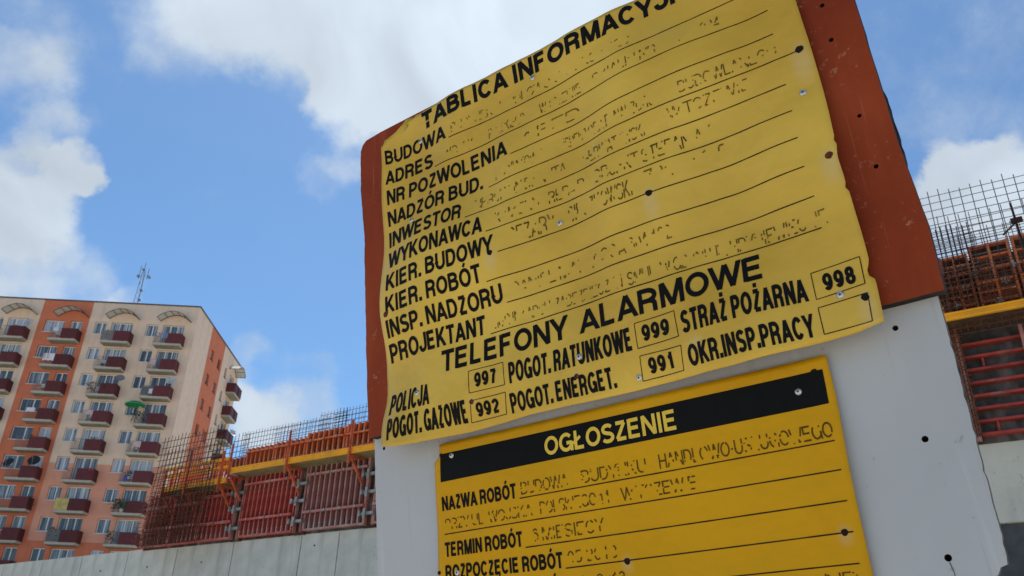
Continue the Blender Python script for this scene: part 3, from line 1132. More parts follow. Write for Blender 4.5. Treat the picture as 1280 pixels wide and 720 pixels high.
# upper orange panels above the platform
for s0, s1, z1, nr, lab in ((-1.9, -.2, 6.10, 9, 'orange upper formwork panel partly behind the board edge'),
                            (-.15, 1.2, 6.08, 8, 'orange upper formwork panel close to the board edge'),
                            (1.25, 2.62, 6.05, 8, 'taller orange upper formwork panel where the top edge steps up'),
                            (2.66, 3.8, 5.95, 7, 'orange upper formwork panel below the first step'),
                            (3.84, 4.96, 5.93, 7, 'orange upper formwork panel right of the low one'),
                            (5.0, 5.9, 5.72, 6, 'lowest orange upper formwork panel at the end of the upper platform')):
    formwork_panel(s0, s1, 5.46, z1, nr, lab, M['form_orange'], M['form_face'], [(5.80, .04)] if nr > 6 else [], group='orange upper formwork panels', rw=.03, rd=.09)
    rr_ = MB()


def platform(s0, s1, z, label, out0=.08, out1=.62, posts=(), F=None, rail_z=(), hh=.145, pm='plank'):
    root = empty('scaffold_platform', F if F is not None else WF, label, 'scaffold', 'scaffold platforms bracketed to the formwork')
    mb_ = MB()
    mb_.box(-s1, -s0, -out1 - .04, -out1, z - .0, z + hh)
    mb_.box(-s1, -s0, -out1 - .06, -out1 - .042, z + hh - .027, z + hh + .005)
    mb_.box(-s1, -s0, -out1 - .06, -out1 - .042, z - .002, z + .03)
    mb_.build('toe_board', M['yellow_beam'], root)
    npk = 3
    for i in range(npk):
        a_ = out0 + (out1 - out0) * i / npk
        b_ = out0 + (out1 - out0) * (i + 1) / npk - .012
        mb_ = MB()
        mb_.box(-s1 + .02, -s0 - .02, -b_, -a_, z + .01, z + .05)
        mb_.build('plank', M[pm], root)
    for s_, ztop in posts:
        mb_ = MB()
        mb_.beam(wp(s_, out1 + .09, z - .25), wp(s_, out1 + .09, ztop), .045, .045, (0, 1, 0))
        mb_.beam(wp(s_ - .06, out1 + .095, z + .2), wp(s_ + .05, out1 + .095, z + .55), .02, .02)
        mb_.build('guard_post', M['bracket'], root)
        mb_ = MB()
        mb_.beam(wp(s_, out1 + .05, z - .03), wp(s_, .16, z - .62), .05, .05)
        mb_.beam(wp(s_, out1, z - .04), wp(s_, .16, z - .04), .05, .06)
        mb_.build('bracket', M['bracket'], root)
    for rz, mm in rail_z:
        mb_ = MB()
        mb_.box(-s1, -s0, -out1 - .06, -out1 - .03, rz - .04, rz + .04)
        mb_.build('guard_rail', M[mm], root)
    return root


platform(-1.6, 4.87, 5.10, 'upper yellow edged scaffold platform along the red formwork', posts=((-1.2, 5.95), (.43, 5.92), (2.6, 5.95), (4.82, 5.90)))
platform(4.95, 7.75, 4.87, 'lower yellow edged scaffold platform half behind the rusty mesh', posts=((5.15, 5.75), (6.6, 5.6), (7.6, 5.5)), rail_z=((5.52, 'yellow_beam'), (5.3, 'yellow_beam')))
# boards and bracing behind the guard rail of the lower platform
mb = MB()
for i in range(22):
    s_ = 5.1 + i * .12
    mb.beam(wp(s_, .5, 5.02), wp(s_ + .02 * math.sin(i * 3), .5, 5.5 + .07 * math.sin(i * 1.7)), .03, .045, (0, 1, 0))
o = mb.build('guard_slats', M['form_orange'])
o.matrix_world = WF
tag(o, 'upright orange guard slats behind the yellow rail of the lower platform', 'guard rail')


def rebar_mesh(F, s0, s1, z0, z1, ds, dz, r, out, material, label, seed, lean=0.0, over=.12, name='rebar_mesh', group='rebar meshes standing in the formwork', bend=.02, drop=0):
    rnd = random.Random(seed)
    mb_ = MB()
    n1 = int((s1 - s0) / ds) + 1
    n2 = int((z1 - z0) / dz) + 1
    for i in range(n1):
        s_ = s0 + i * ds
        if rnd.random() < drop:
            continue
        e = rnd.uniform(-bend, bend)
        zt = z1 + rnd.uniform(.2, 1) * over
        zm = (z0 + zt) / 2
        a_, m_, b_ = wp(s_, out, z0), wp(s_ + e, out + lean * .5, zm), wp(s_ + e * .3, out + lean, zt)
        mb_.bar(a_, m_, r, 4)
        mb_.bar(m_, b_, r, 4)
    for j in range(n2):
        z_ = z0 + j * dz
        if rnd.random() < drop:
            continue
        t = (z_ - z0) / (z1 - z0)
        a0, a1 = s0 - rnd.uniform(.2, 1) * over, s1 + rnd.uniform(.2, 1) * over
        sm = (a0 + a1) / 2
        e = rnd.uniform(-bend, bend) * .6
        oo = out + lean * t + .008
        mb_.bar(wp(a0, oo, z_), wp(sm, oo, z_ + e), r, 4)
        mb_.bar(wp(sm, oo, z_ + e), wp(a1, oo, z_ + rnd.uniform(-1, 1) * bend * .4), r, 4)
    o_ = mb_.build(name, material)
    o_.matrix_world = F
    tag(o_, label, 'rebar mesh', group)
    return o_


# grey mesh above the formwork on the left
rebar_mesh(WF, -1.8, 2.6, 5.3, 6.66, .115, .13, .0075, -.22, M['steelgrey'], 'tall grey rebar mesh above the orange formwork nearest the sign board', 1, bend=.006, over=.05)
rebar_mesh(WF, 2.3, 5.7, 5.2, 6.56, .12, .13, .0075, -.25, M['steelgrey'], 'grey rebar mesh above the step in the orange formwork', 2, bend=.006, over=.05)
rebar_mesh(WF, .9, 4.6, 5.2, 6.60, .15, .15, .0065, -.42, M['steelgrey'], 'second grey rebar mesh layer behind the first', 3, bend=.01, over=.06)
rebar_mesh(WF, 1.62, 1.98, 6.0, 6.62, .12, .08, .010, -.2, M['rust_dark'], 'short dark bundle of bars rising above the grey mesh', 4)
# big rusty meshes left
rebar_mesh(WF, 5.05, 7.70, 3.38, 6.34, .155, .18, .0095, .95, M['rust_dark'], 'large dark rusty rebar mesh standing in front of the lower platform end', 5, lean=-.05, bend=.03)
rebar_mesh(WF, 5.5, 7.85, 3.4, 6.0, .17, .16, .009, .80, M['rust'], 'second rusty rebar mesh just behind the large one', 6, lean=-.1, bend=.03)
rebar_mesh(WF, 5.9, 8.0, 3.42, 4.9, .14, .12, .009, .66, M['rust'], 'lower dense rusty rebar mesh against the dark formwork', 7, bend=.03)
rebar_mesh(WF, 5.0, 6.3, 5.0, 6.35, .15, .15, .010, .1, M['steelgrey'], 'dark rebar mesh above the lower platform in front of the building corner', 8)
rebar_mesh(WF, 7.8, 8.6, 3.42, 4.9, .16, .12, .008, .5, M['rust'], 'short rusty rebar mesh hanging at the far left end over the concrete wall', 9, bend=.04, over=.3)

# ---- right hand section, a little nearer
W1 = Vector((6.79106, 11.49303, 1.6))
RF = frame(W1, -WD, -WN, Vector((0, 0, 1)))
rw_ = empty('right_concrete_wall', RF, 'pale concrete wall band above a darker lower band at the right of the sign board', 'wall')
mb = panel_mesh(7.2, WT - 2.36, .3, 51)
o = mb.build('pale_band', M['concrete_pale'], rw_)
o.location = (-2.6, 0, 2.36)
mb = panel_mesh(7.2, 2.35 - GZ, .25, 61)
o = mb.build('lower_band', M['dark_band'], rw_)
o.location = (-2.6, .05, GZ)
mb = MB()
mb.box(-2.6, 4.6, .06, .3, GZ, WT - .04)
mb.build('core', M['concrete_pale'], rw_)


def rp(x, out, z):
    return Vector((x, -out, z))


# horizontal ribbed panel
hp = empty('ribbed_shuttering', RF, 'dark formwork with horizontal red ribs right of the white panel', 'formwork panel')
mb = MB()
mb.box(-.15, 4.0, -.02, -.003, 3.46, 6.35)
mb.build('facing_board', M['form_face_grey'], hp)
for i, zz in enumerate((3.57, 3.76, 3.95, 4.14, 4.34, 4.54, 4.74, 4.94)):
    mb = MB()
    mb.box(.08, 4.0, -.14, -.021, zz - .016, zz + .016)
    mb.box(.08, 4.0, -.150, -.141, zz - .019, zz + .019)
    mb.build('rib', M['form_red_dark'], hp)
for xx in (.30, .9, 1.6, 2.4):
    mb = MB()
    mb.box(xx, xx + .03, -.10, -.021, 3.60, 3.75)
    mb.build('stiffener', M['form_red_dark'], hp)
    mb = MB()
    mb.box(xx, xx + .03, -.10, -.021, 4.56, 4.72)
    mb.build('stiffener', M['form_red_dark'], hp)
mb = MB()
mb.box(-.02, .07, -.22, -.021, 3.5, 6.4)
mb.box(.86, .91, -.2, -.165, 4.3, 5.1)
mb.build('upright', M['form_worn'], hp)
# rusty bars lashed at the left edge
mb = MB()
rnd = random.Random(3)
for i in range(9):
    x_ = -.13 + i * .028
    mb.bar(rp(x_, .27 + .02 * (i % 3), 3.5), rp(x_ + rnd.uniform(-.03, .03), .27, 6.1), .009)
for i in range(34):
    z_ = 3.52 + i * .075
    mb.bar(rp(-.15, .26, z_), rp(.10 + rnd.uniform(-.02, .05), .29, z_ + rnd.uniform(-.02, .02)), .008)
o = mb.build('rebar_cage', M['rust'])
o.matrix_world = RF
tag(o, 'narrow rusty rebar cage along the right edge of the white panel', 'rebar cage')

# frames above the right platform
fr_specs = [(-.13, .44, 6.42, 5), (.47, 1.02, 6.52, 4), (1.06, 2.0, 6.54, 5), (2.05, 3.0, 6.54, 5)]
for (x0, x1, zt, nn), lab in zip(fr_specs, ('orange formwork frame nearest the board on the right side', 'taller orange formwork frame with dark openings', 'orange formwork frame behind the steel upright', 'orange formwork frame at the far right')):
    rt_ = empty('shuttering_grid', RF, lab, 'formwork panel', 'orange formwork frames on the right')
    mb = MB()
    mb.box(x0, x1, -.05, -.022, 5.3, zt - .01)
    mb.build('facing_board', M['form_face'], rt_)
    mb = MB()
    mb.box(x0 + .04, x1 - .04, -.056, -.0505, 5.32, 5.88)
    mb.build('backing_strip', M['form_orange_dull'], rt_)
    me = MB()
    me.box(0, .035, -.16, -.051, 5.3, zt)
    me = me.mesh('post', M['form_orange'])
    for i in range(nn - 1):
        link('post', me, rt_, (x0 + (x1 - x0 - .035) * i / (nn - 2), 0, 0))
    for zz in (5.42, 5.56, 5.72, 5.88, 6.10, 6.24 if x0 < .4 else 6.30, zt - .02):
        mb = MB()
        mb.box(x0 + .036, x1 - .036, -.15, -.052, zz - .018, zz + .018)
        mb.build('cross_bar', M['form_orange'], rt_)
rnd = random.Random(8)
for i in range(9):
    x_ = .12 + .17 * i + rnd.uniform(-.03, .03)
    z_ = (5.5, 5.78, 6.02)[i % 3] + rnd.uniform(-.04, .04)
    rebits = MB()
    rebits.box(x_, x_ + .11, -.25, -.165, z_, z_ + .035)
    rebits.box(x_ + .03, x_ + .06, -.27, -.24, z_ - .04, z_ + .07)
    o = rebits.build('formwork_clamp', M['galv'])
    o.matrix_world = RF
    tag(o, '%s grey steel clamp from the board on the orange frames at the right' % ('first', 'second', 'third', 'fourth', 'fifth', 'sixth', 'seventh', 'eighth', 'ninth')[i], 'clamp', 'steel clamps on the orange frames')
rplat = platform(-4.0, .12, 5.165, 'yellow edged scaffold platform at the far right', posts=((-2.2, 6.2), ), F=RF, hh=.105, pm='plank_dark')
rp2 = MB()
for i in range(9):
    rp2.box(-.14 + .0, -.02, -.40, -.36, 4.95 + i * .065, 4.95 + i * .065 + .04)
o = rp2.build('stacked_battens', M['yellow_beam'])
o.matrix_world = RF
tag(o, 'small stack of yellow battens behind the right edge of the board', 'battens')
mb = MB()
mb.beam(rp(1.20, .36, 6.2), rp(1.18, .36, 6.98), .032, .032, (0, 1, 0))
mb.beam(rp(1.12, .36, 6.68), rp(1.28, .36, 6.68), .06, .07)
mb.beam(rp(.98, .33, 6.5), rp(1.2, .36, 6.66), .02, .02)
o = mb.build('steel_upright', M['rust_dark'])
o.matrix_world = RF
tag(o, 'dark steel upright with a coupler rising above the orange frames on the right', 'scaffold post')

rebar_mesh(RF, -4.2, .14, 5.28, 5.95, .07, .075, .0050, .40, M['rust'], 'fine rusty rebar mesh in front of the orange frames on the right', 16, bend=.02, drop=.15)
RM = RF @ Matrix.Rotation(R(3), 4, 'Z')
rebar_mesh(RM, -4.2, .32, 5.9, 7.50, .152, .132, .0065, .30, M['steelgrey'], 'tall open grey rebar mesh on the right with wide squares', 11, bend=.008, over=.10)
rebar_mesh(RF, -4.2, .25, 5.6, 7.12, .15, .11, .006, .05, M['steelgrey'], 'lower grey rebar mesh behind the tall open one', 12, bend=.015)
rebar_mesh(RF, -4.2, .20, 5.5, 6.95, .11, .10, .006, -.25, M['steelgrey'], 'dense grey rebar mesh at the back on the right', 13, bend=.02, drop=.1)
rebar_mesh(RF, -.55, .12, 5.6, 6.78, .075, .075, .007, .33, M['rust_dark'], 'short dark rebar mesh close to the board edge on the right', 14, bend=.02, drop=.1)
rebar_mesh(RF, -4.2, .16, 5.0, 6.1, .09, .085, .006, .45, M['rust'], 'rusty rebar mesh hanging in front of the yellow platform on the right', 15, bend=.02)

# ------------------------------------------------------------------ the sign board
BU = Vector((0.8015494133824735, -0.5961518081625663, 0.0460603900408522))
BV = Vector((-0.1196556703348626, -0.08445199411013209, 0.9892170546687602))
BNN = BU.cross(BV).normalized()
BOR = Vector((0.20901158734813688, 1.3978797720848002, 0.5580586663019964)) + EYE
SF = frame(BOR, BU, BV, BNN)
WGT = [.06237, -.05076, -.01517, .03318, -.07973, .0709, .05736, .07462, .02017, .00959, -.00352, .04058, -.01435, .00529, -.20885, -.00557, -.0634, .05752, -.04894, .01863, .02381, .03072, .16785, .01141, -.03074, .0449, -.04025, .01971, -.04174, -.11247, -.04974, -.06596, .02306, -.02965, .0073, .03793, .01358, .16772, -.04357, .12029, -.00626, .02627, -.02989, -.04644, -.043, -.1211, .01095, -.11145, -.0448, .02042, .0144, .05358, .07112, .03214, .06078, .07539, .01412, -.00781, -.05102, .00965, -.10398, .05696, -.13666, -.01249, .00136, .08008, -.02462, .04299, -.00095, .02827, .09636, -.02044, -.04741, -.03045, -.0297, -.00509, .01725, -.02831, -.12291, .07568, .06031, -.02153, .04071, .03273, -.08371, .10587, -.04515, .10044]
CU = [-.62 + 1.12 * i / 10 for i in range(11)]
CV = [-.1 + .9 * i / 7 for i in range(8)]
FOOTH = 1.3161223477389479


def bulge(u, v):
    """distance of the buckled sheet from its mean plane"""
    s_ = 0
    k = 0
    for a_ in CU:
        ea = math.exp(-((u - a_) ** 2) / (2 * .13 ** 2))
        for b_ in CV:
            s_ += WGT[k] * ea * math.exp(-((v - b_) ** 2) / (2 * .13 ** 2))
            k += 1
    x = FOOTH * s_ / (1 + s_)
    rip = noise.noise(Vector((u * 13 + .3 * v, v * 4.5, 2.7))) * .0045 + noise.noise(Vector((u * 31, v * 9, 9.1))) * .0009
    return .020 * math.tanh(x / .020) + rip


def prism(outline, holes, z0, z1, mats, seed=0):
    """flat plate from an outline with holes; mats = face, edge"""
    mb_ = MB()
    loops = [[Vector((p[0], p[1], 0)) for p in outline]] + [[Vector((h[0] + h[2] * math.cos(-2 * math.pi * k / 12), h[1] + h[2] * math.sin(-2 * math.pi * k / 12), 0)) for k in range(12)] for h in holes]
    flat = [p for l in loops for p in l]
    for tr in tessellate_polygon(loops):
        mb_.face([(flat[i].x, flat[i].y, z1) for i in tr], 0)
        mb_.face([(flat[i].x, flat[i].y, z0) for i in tr], 0)
    for l in loops:
        n_ = len(l)
        for i in range(n_):
            a_, b_ = l[i], l[(i + 1) % n_]
            mb_.face([(a_.x, a_.y, z0), (b_.x, b_.y, z0), (b_.x, b_.y, z1), (a_.x, a_.y, z1)], 1)
    return mb_


def rough_line(a_, b_, n_, amp, seed):
    r_ = []
    d = (b_[0] - a_[0], b_[1] - a_[1])
    L_ = math.hypot(*d)
    nx, ny = -d[1] / L_, d[0] / L_
    for i in range(n_):
        t = i / n_
        e = amp * (noise.noise(Vector((t * L_ * 18, seed, 0))) + .8 * noise.noise(Vector((t * L_ * 70, seed, 4))))
        r_.append((a_[0] + d[0] * t + nx * e, a_[1] + d[1] * t + ny * e))
    return r_


def bevel_mod(o_, w_=.0015):
    bv = o_.modifiers.new('bevel', 'BEVEL')
    bv.width = w_
    bv.segments = 2
    bv.limit_method = 'ANGLE'
    bv.angle_limit = R(40)


# posts carrying it all
for u_, lab in ((-.5, 'left timber post behind the sign board'), (.38, 'right timber post behind the sign board')):
    mb = MB()
    top = SF @ Vector((u_, .62, -.14))
    bot = SF @ Vector((u_, -2.2, -.14))
    bot = top + (bot - top) * ((top.z - 0.0) / (top.z - bot.z))
    mb.beam(bot, top, .09, .09, (0, 1, 0))
    o = mb.build('timber_post', M['timber'])
    tag(o, lab, 'post', 'timber posts behind the board')
# dark backing sheet, its ragged edge peeping out at the right
ol = rough_line((-.60, -1.3), (.46, -1.3), 12, .002, 1) + rough_line((.46, -1.3), (.49, -.02), 40, .003, 2) + rough_line((.49, -.02), (.520, .10), 8, .001, 3) + rough_line((.520, .10), (.5310, .24), 14, .0035, 3) + rough_line((.5310, .24), (.5305, .36), 10, .004, 9) + rough_line((.5305, .36), (.50, .52), 14, .002, 4) + rough_line((.50, .52), (-.6, .7), 20, .002, 5) + rough_line((-.6, .7), (-.60, -1.3), 30, .002, 6)
o = prism(ol, [], -.085, -.067, [0, 0]).build('backing_sheet', [M['ply_edge'], M['ply_edge']])
o.matrix_world = SF
tag(o, 'black backing sheet with a ragged edge showing past the right side of the red board', 'board')

# white panel, upper and lower sheet
wr_ = [(.5215, .05), (.520, -.016), (.518, -.124), (.5135, -.26), (.5115, -.36), (.508, -.408)]
rgt = []
for i in range(len(wr_) - 1):
    rgt += rough_line(wr_[i], wr_[i + 1], 14, .0024, 20 + i)
ol = [(-.676, .06), (.5215, .06)]
chip = [(.508, -.408), (.499, -.411), (.493, -.421), (.478, -.424), (.466, -.433)]
ol = rgt + chip + rough_line((.46, -.434), (-.676, -.46), 20, .001, 31) + rough_line((-.676, -.46), (-.675, -.01), 26, .0015, 32) + [(-.675, .3), (.5215, .3)]
wh = [(.450, -.049, .0046), (.449, -.224, .0050), (.437, -.392, .0052), (-.646, -.041, .004)]
o = prism(ol, wh, -.066, -.047, None).build('white_panel', [M['white_paint'], M['edge_raw']])
o.matrix_world = SF
tag(o, 'large white painted panel behind both yellow notices, with a chipped right edge', 'panel')
bevel_mod(o, .0012)
white_upper = o
ol = [(-.68, -.468), (.455, -.443), (.505, -.434), (.50, -1.28), (-.68, -1.3)]
o = prism(ol, [], -.066, -.048, None).build('white_panel', [M['white_paint'], M['edge_raw']])
o.matrix_world = SF
tag(o, 'lower white panel below the chipped corner', 'panel')

# red film faced plywood
ol = rough_line((-.667, -.017), (.534, -.016), 40, .0007, 41) + rough_line((.534, -.016), (.538, .093), 10, .0006, 42) + rough_line((.538, .093), (.531, .24), 12, .001, 43) + rough_line((.531, .24), (.529, .757), 20, .001, 44)
ol += rough_line((.529, .76), (-.63, .7605), 40, .0008, 45) + [(-.652, .757), (-.664, .748), (-.671, .734)] + rough_line((-.672, .73), (-.675, .615), 14, .0022, 46) + rough_line((-.675, .615), (-.667, .5), 14, .002, 47) + rough_line((-.667, .5), (-.670, .08), 36, .0022, 48)
rh = [(.478, .551, .0042), (.477, .476, .0042), (.487, .314, .0036), (.490, .215, .004)]
o = prism(ol, rh, -.0455, -.022, None).build('red_board', [M['ply_red'], M['ply_edge']])
o.matrix_world = SF
tag(o, 'red brown film faced plywood board behind the upper yellow notice', 'board')
bevel_mod(o, .0012)


# ---- lettering: every letter is drawn as strokes of flat print
def arc(cx, cy, rx, ry, a0, a1, n_=10):
    return [(cx + rx * math.cos(R(a0 + (a1 - a0) * i / n_)), cy + ry * math.sin(R(a0 + (a1 - a0) * i / n_))) for i in range(n_ + 1)]


def bowl(x0, x1, y0, y1):
    """a D shaped bowl from (x0,y1) round to (x0,y0)"""
    ry = (y1 - y0) / 2
    xm = x1 - min((x1 - x0) * .62, .5)
    return [(x0, y1)] + arc(xm, (y0 + y1) / 2, x1 - xm, ry, 90, -90, 10) + [(x0, y0)]


GL = {
    'A': (1.0, [[(-.03, -.2), (.5, 1.06)], [(1.03, -.2), (.5, 1.06)], [(.2, .24), (.8, .24)]]),
    'B': (1.0, [[(0, -.1), (0, 1.1)], bowl(0, .90, .54, 1), bowl(0, .98, 0, .54)]),
    'C': (1.0, [arc(.5, .5, .5, .5, 38, 322, 20)]),
    'D': (1.0, [[(0, -.1), (0, 1.1)], [(0, 1)] + arc(.45, .5, .53, .5, 90, -90, 14) + [(0, 0)]]),
    'E': (.92, [[(0, -.1), (0, 1.1)], [(0, 1), (1, 1)], [(0, .52), (.92, .52)], [(0, 0), (1.03, 0)]]),
    'F': (.85, [[(0, -.2), (0, 1.1)], [(0, 1), (1, 1)], [(0, .50), (.88, .50)]]),
    'G': (1.08, [arc(.5, .5, .5, .5, 40, 350, 20), [(.55, .44), (1.0, .44)], [(1.0, .5), (1.0, -.1)]]),
    'H': (1.0, [[(0, -.2), (0, 1.2)], [(1, -.2), (1, 1.2)], [(0, .52), (1, .52)]]),
    'I': (.386, [[(.5, -.2), (.5, 1.2)]]),
    'J': (.77, [[(1, 1.2), (1, .35)] + arc(.5, .33, .5, .33, 0, -180, 10)]),
    'K': (1.0, [[(0, -.2), (0, 1.2)], [(0, .26), (1.0, 1.16)], [(.34, .58), (1.06, -.14)]]),
    'L': (.85, [[(0, 1.2), (0, -.1)], [(0, 0), (1, 0)]]),
    'M': (1.157, [[(0, -.2), (0, 1.1)], [(1, -.2), (1, 1.1)], [(.03, 1.15), (.5, -.12)], [(.97, 1.15), (.5, -.12)]]),
    'N': (1.0, [[(0, -.2), (0, 1.1)], [(1, -.1), (1, 1.2)], [(-.0, 1.12), (1.0, -.12)]]),
    'O': (1.08, [arc(.5, .5, .5, .5, 0, 360, 24)]),
    'P': (.926, [[(0, -.2), (0, 1.1)], bowl(0, 1.0, .42, 1)]),
    'R': (1.0, [[(0, -.2), (0, 1.1)], bowl(0, .96, .46, 1), [(.55, .46), (.80, .42), (.90, .30), (.92, -.2)]]),
    'S': (.926, [arc(.5, .76, .46, .24, 25, 230, 12) + [(.5, .50)] + arc(.5, .24, .50, .25, 62, -155, 12)]),
    'T': (.85, [[(.5, -.2), (.5, 1.0)], [(-.12, 1), (1.12, 1)]]),
    'U': (1.0, [[(0, 1.2), (0, .36)] + arc(.5, .36, .5, .36, 180, 360, 12) + [(1, 1.2)]]),
    'W': (1.31, [[(-.05, 1.2), (.25, -.1)], [(.5, 1.1), (.25, -.1)], [(.5, 1.1), (.75, -.1)], [(1.05, 1.2), (.75, -.1)]]),
    'Y': (.926, [[(-.08, 1.16), (.5, .38)], [(1.08, 1.16), (.5, .38)], [(.5, .45), (.5, -.2)]]),
    'Z': (.85, [[(0, 1), (1.0, 1)], [(.96, .98), (.04, .02)], [(0, 0), (1.05, 0)]]),
    '0': (.77, [arc(.5, .5, .5, .5, 0, 360, 22)]),
    '1': (.77, [[(.62, -.2), (.62, 1.2)], [(.62, .92), (.35, .76), (.12, .74)]]),
    '2': (.77, [arc(.5, .72, .48, .28, 170, -20, 10) + [(.1, .06)], [(.0, 0), (1.05, 0)]]),
    '3': (.77, [arc(.48, .75, .44, .25, 160, -80, 10), arc(.48, .26, .50, .26, 85, -165, 12)]),
    '4': (.77, [[(.74, -.2), (.74, 1.1)], [(.74, 1.08), (-.02, .26)], [(-.1, .26), (1.15, .26)]]),
    '5': (.77, [[(.95, 1), (.2, 1)], [(.18, 1.05), (.08, .5)], arc(.48, .32, .50, .32, 140, -160, 12)]),
    '6': (.77, [arc(.5, .33, .5, .33, 0, 360, 16), arc(.52, .5, .52, .5, 45, 200, 10)]),
    '7': (.77, [[(0, 1), (1.05, 1)], [(.98, 1.0), (.62, .5), (.42, -.2)]]),
    '8': (.77, [arc(.5, .76, .42, .25, 0, 360, 16), arc(.5, .26, .5, .27, 0, 360, 16)]),
    '9': (.77, [arc(.5, .67, .5, .33, 0, 360, 16), arc(.48, .5, .52, .5, -135, 20, 10)]),
    '.': (.34, []), ',': (.386, []), '-': (.46, [[(0, .42), (1, .42)]]), ' ': (.32, []),
    '/': (.39, [[(-.3, -.2), (1.3, 1.2)]]), ':': (.386, []),
}
BASE = {'Ą': 'A', 'Ę': 'E', 'Ó': 'O', 'Ł': 'L', 'Ń': 'N', 'Ż': 'Z', 'Ś': 'S', 'Ć': 'C'}
LIFT = [0]


def clip_y(poly, lo, hi):
    for sgn, lim in ((1, lo), (-1, -hi)):
        out = []
        n_ = len(poly)
        for i in range(n_):
            a_, b_ = poly[i], poly[(i + 1) % n_]
            da, db = a_[1] * sgn - lim, b_[1] * sgn - lim
            if da >= 0:
                out.append(a_)
            if (da >= 0) != (db >= 0):
                t = da / (da - db)
                out.append((a_[0] + (b_[0] - a_[0]) * t, a_[1] + (b_[1] - a_[1]) * t))
        poly = out
        if len(poly) < 3:
            return []
    return poly


def stroke_quads(pts, w, step):
    # resample
    P = [Vector((p[0], p[1])) for p in pts]
    Q = [P[0]]
    for a_, b_ in zip(P, P[1:]):
        n_ = max(1, int((b_ - a_).length / step))
        for i in range(1, n_ + 1):
            Q.append(a_ + (b_ - a_) * (i / n_))
    nn = len(Q)
    closed = (Q[0] - Q[-1]).length < 1e-6
    L_, R_ = [], []
    for i in range(nn):
        if closed and i in (0, nn - 1):
            d0, d1 = (Q[-1] - Q[-2]).normalized(), (Q[1] - Q[0]).normalized()
        else:
            d0 = (Q[i] - Q[i - 1]).normalized() if i > 0 else (Q[1] - Q[0]).normalized()
            d1 = (Q[i + 1] - Q[i]).normalized() if i < nn - 1 else d0
        t = (d0 + d1)
        t = t.normalized() if t.length > 1e-4 else d0
        nrm_ = Vector((-t.y, t.x))
        k = min(1.6, 1 / max(.35, nrm_.dot(Vector((-d1.y, d1.x)))))
        L_.append(Q[i] + nrm_ * w / 2 * k)
        R_.append(Q[i] - nrm_ * w / 2 * k)
    return [[tuple(L_[i]), tuple(R_[i]), tuple(R_[i + 1]), tuple(L_[i + 1])] for i in range(nn - 1)]


def text_faces(txt, w, aspect, worn=0, seed=0, track=0.0):
    """polygons in units of the cap height; aspect squeezes the letters; stroke w"""
    out = []
    x = 0
    for ch in txt:
        b_ = BASE.get(ch, ch)
        adv_, strokes = GL[b_]
        A_ = adv_ * aspect
        sb = (.0 if b_ in 'AVWYTJ' else (.035 if b_ in 'OCGSZ7' else .05)) * aspect
        x0, x1 = x + sb + w / 2, x + A_ - sb - w / 2
        if b_ in 'I':
            x0 = x1 = x + A_ / 2
        y0, y1 = w / 2, 1 - w / 2
        polys = []
        for st in strokes:
            pts = [(x0 + (x1 - x0) * p[0], y0 + (y1 - y0) * p[1]) for p in st]
            for q in stroke_quads(pts, w, .14 if not worn else .09):
                q = clip_y(q, 0, 1)
                if q:
                    polys.append(q)
        if b_ in '.,:':
            xx = x + A_ / 2
            polys.append([(xx - w * .55, 0), (xx + w * .55, 0), (xx + w * .55, w * 1.1), (xx - w * .55, w * 1.1)])
            if b_ == ':':
                polys.append([(xx - w * .55, .6), (xx + w * .55, .6), (xx + w * .55, .6 + w * 1.1), (xx - w * .55, .6 + w * 1.1)])
        xm = (x0 + x1) / 2
        if ch in 'ÓŃŚĆ':
            polys += stroke_quads([(xm - .03, 1.07), (xm + .10, 1.27)], w * .8, .3)
        if ch == 'Ż':
            polys.append([(xm - w * .55, 1.08), (xm + w * .55, 1.08), (xm + w * .55, 1.08 + w), (xm - w * .55, 1.08 + w)])
        if ch in 'ĄĘ':
            xe = x1 - .02
            polys += stroke_quads([(xe, .02), (xe - .09, -.12), (xe - .05, -.22), (xe + .06, -.21)], w * .55, .3)
        if ch == 'Ł':
            polys += stroke_quads([(x0 - w * .9, .36), (x0 + (x1 - x0) * .62, .66)], w * .85, .3)
        if worn:
            keep = []
            band = noise.noise(Vector((x * .25 + seed, 8, 8))) * .25 + .45
            for q in polys:
                cx = sum(p[0] for p in q) / len(q)
                cy = sum(p[1] for p in q) / len(q)
                v_ = noise.noise(Vector((cx * 1.9 + seed * 9.1, cy * 2.2, seed))) + .30 * noise.noise(Vector((cx * 5 + seed, cy * 4, 3)))
                v_ += (.14 if cy > .62 else (-.26 if abs(cy - band) < .22 else -.02)) + .22 * noise.noise(Vector((cx * .35 + seed * 3.3, 1, 1)))
                if v_ > worn - .5:
                    keep.append(q)
            polys = keep
        out += polys
        x += A_ + track
    return out, x - track


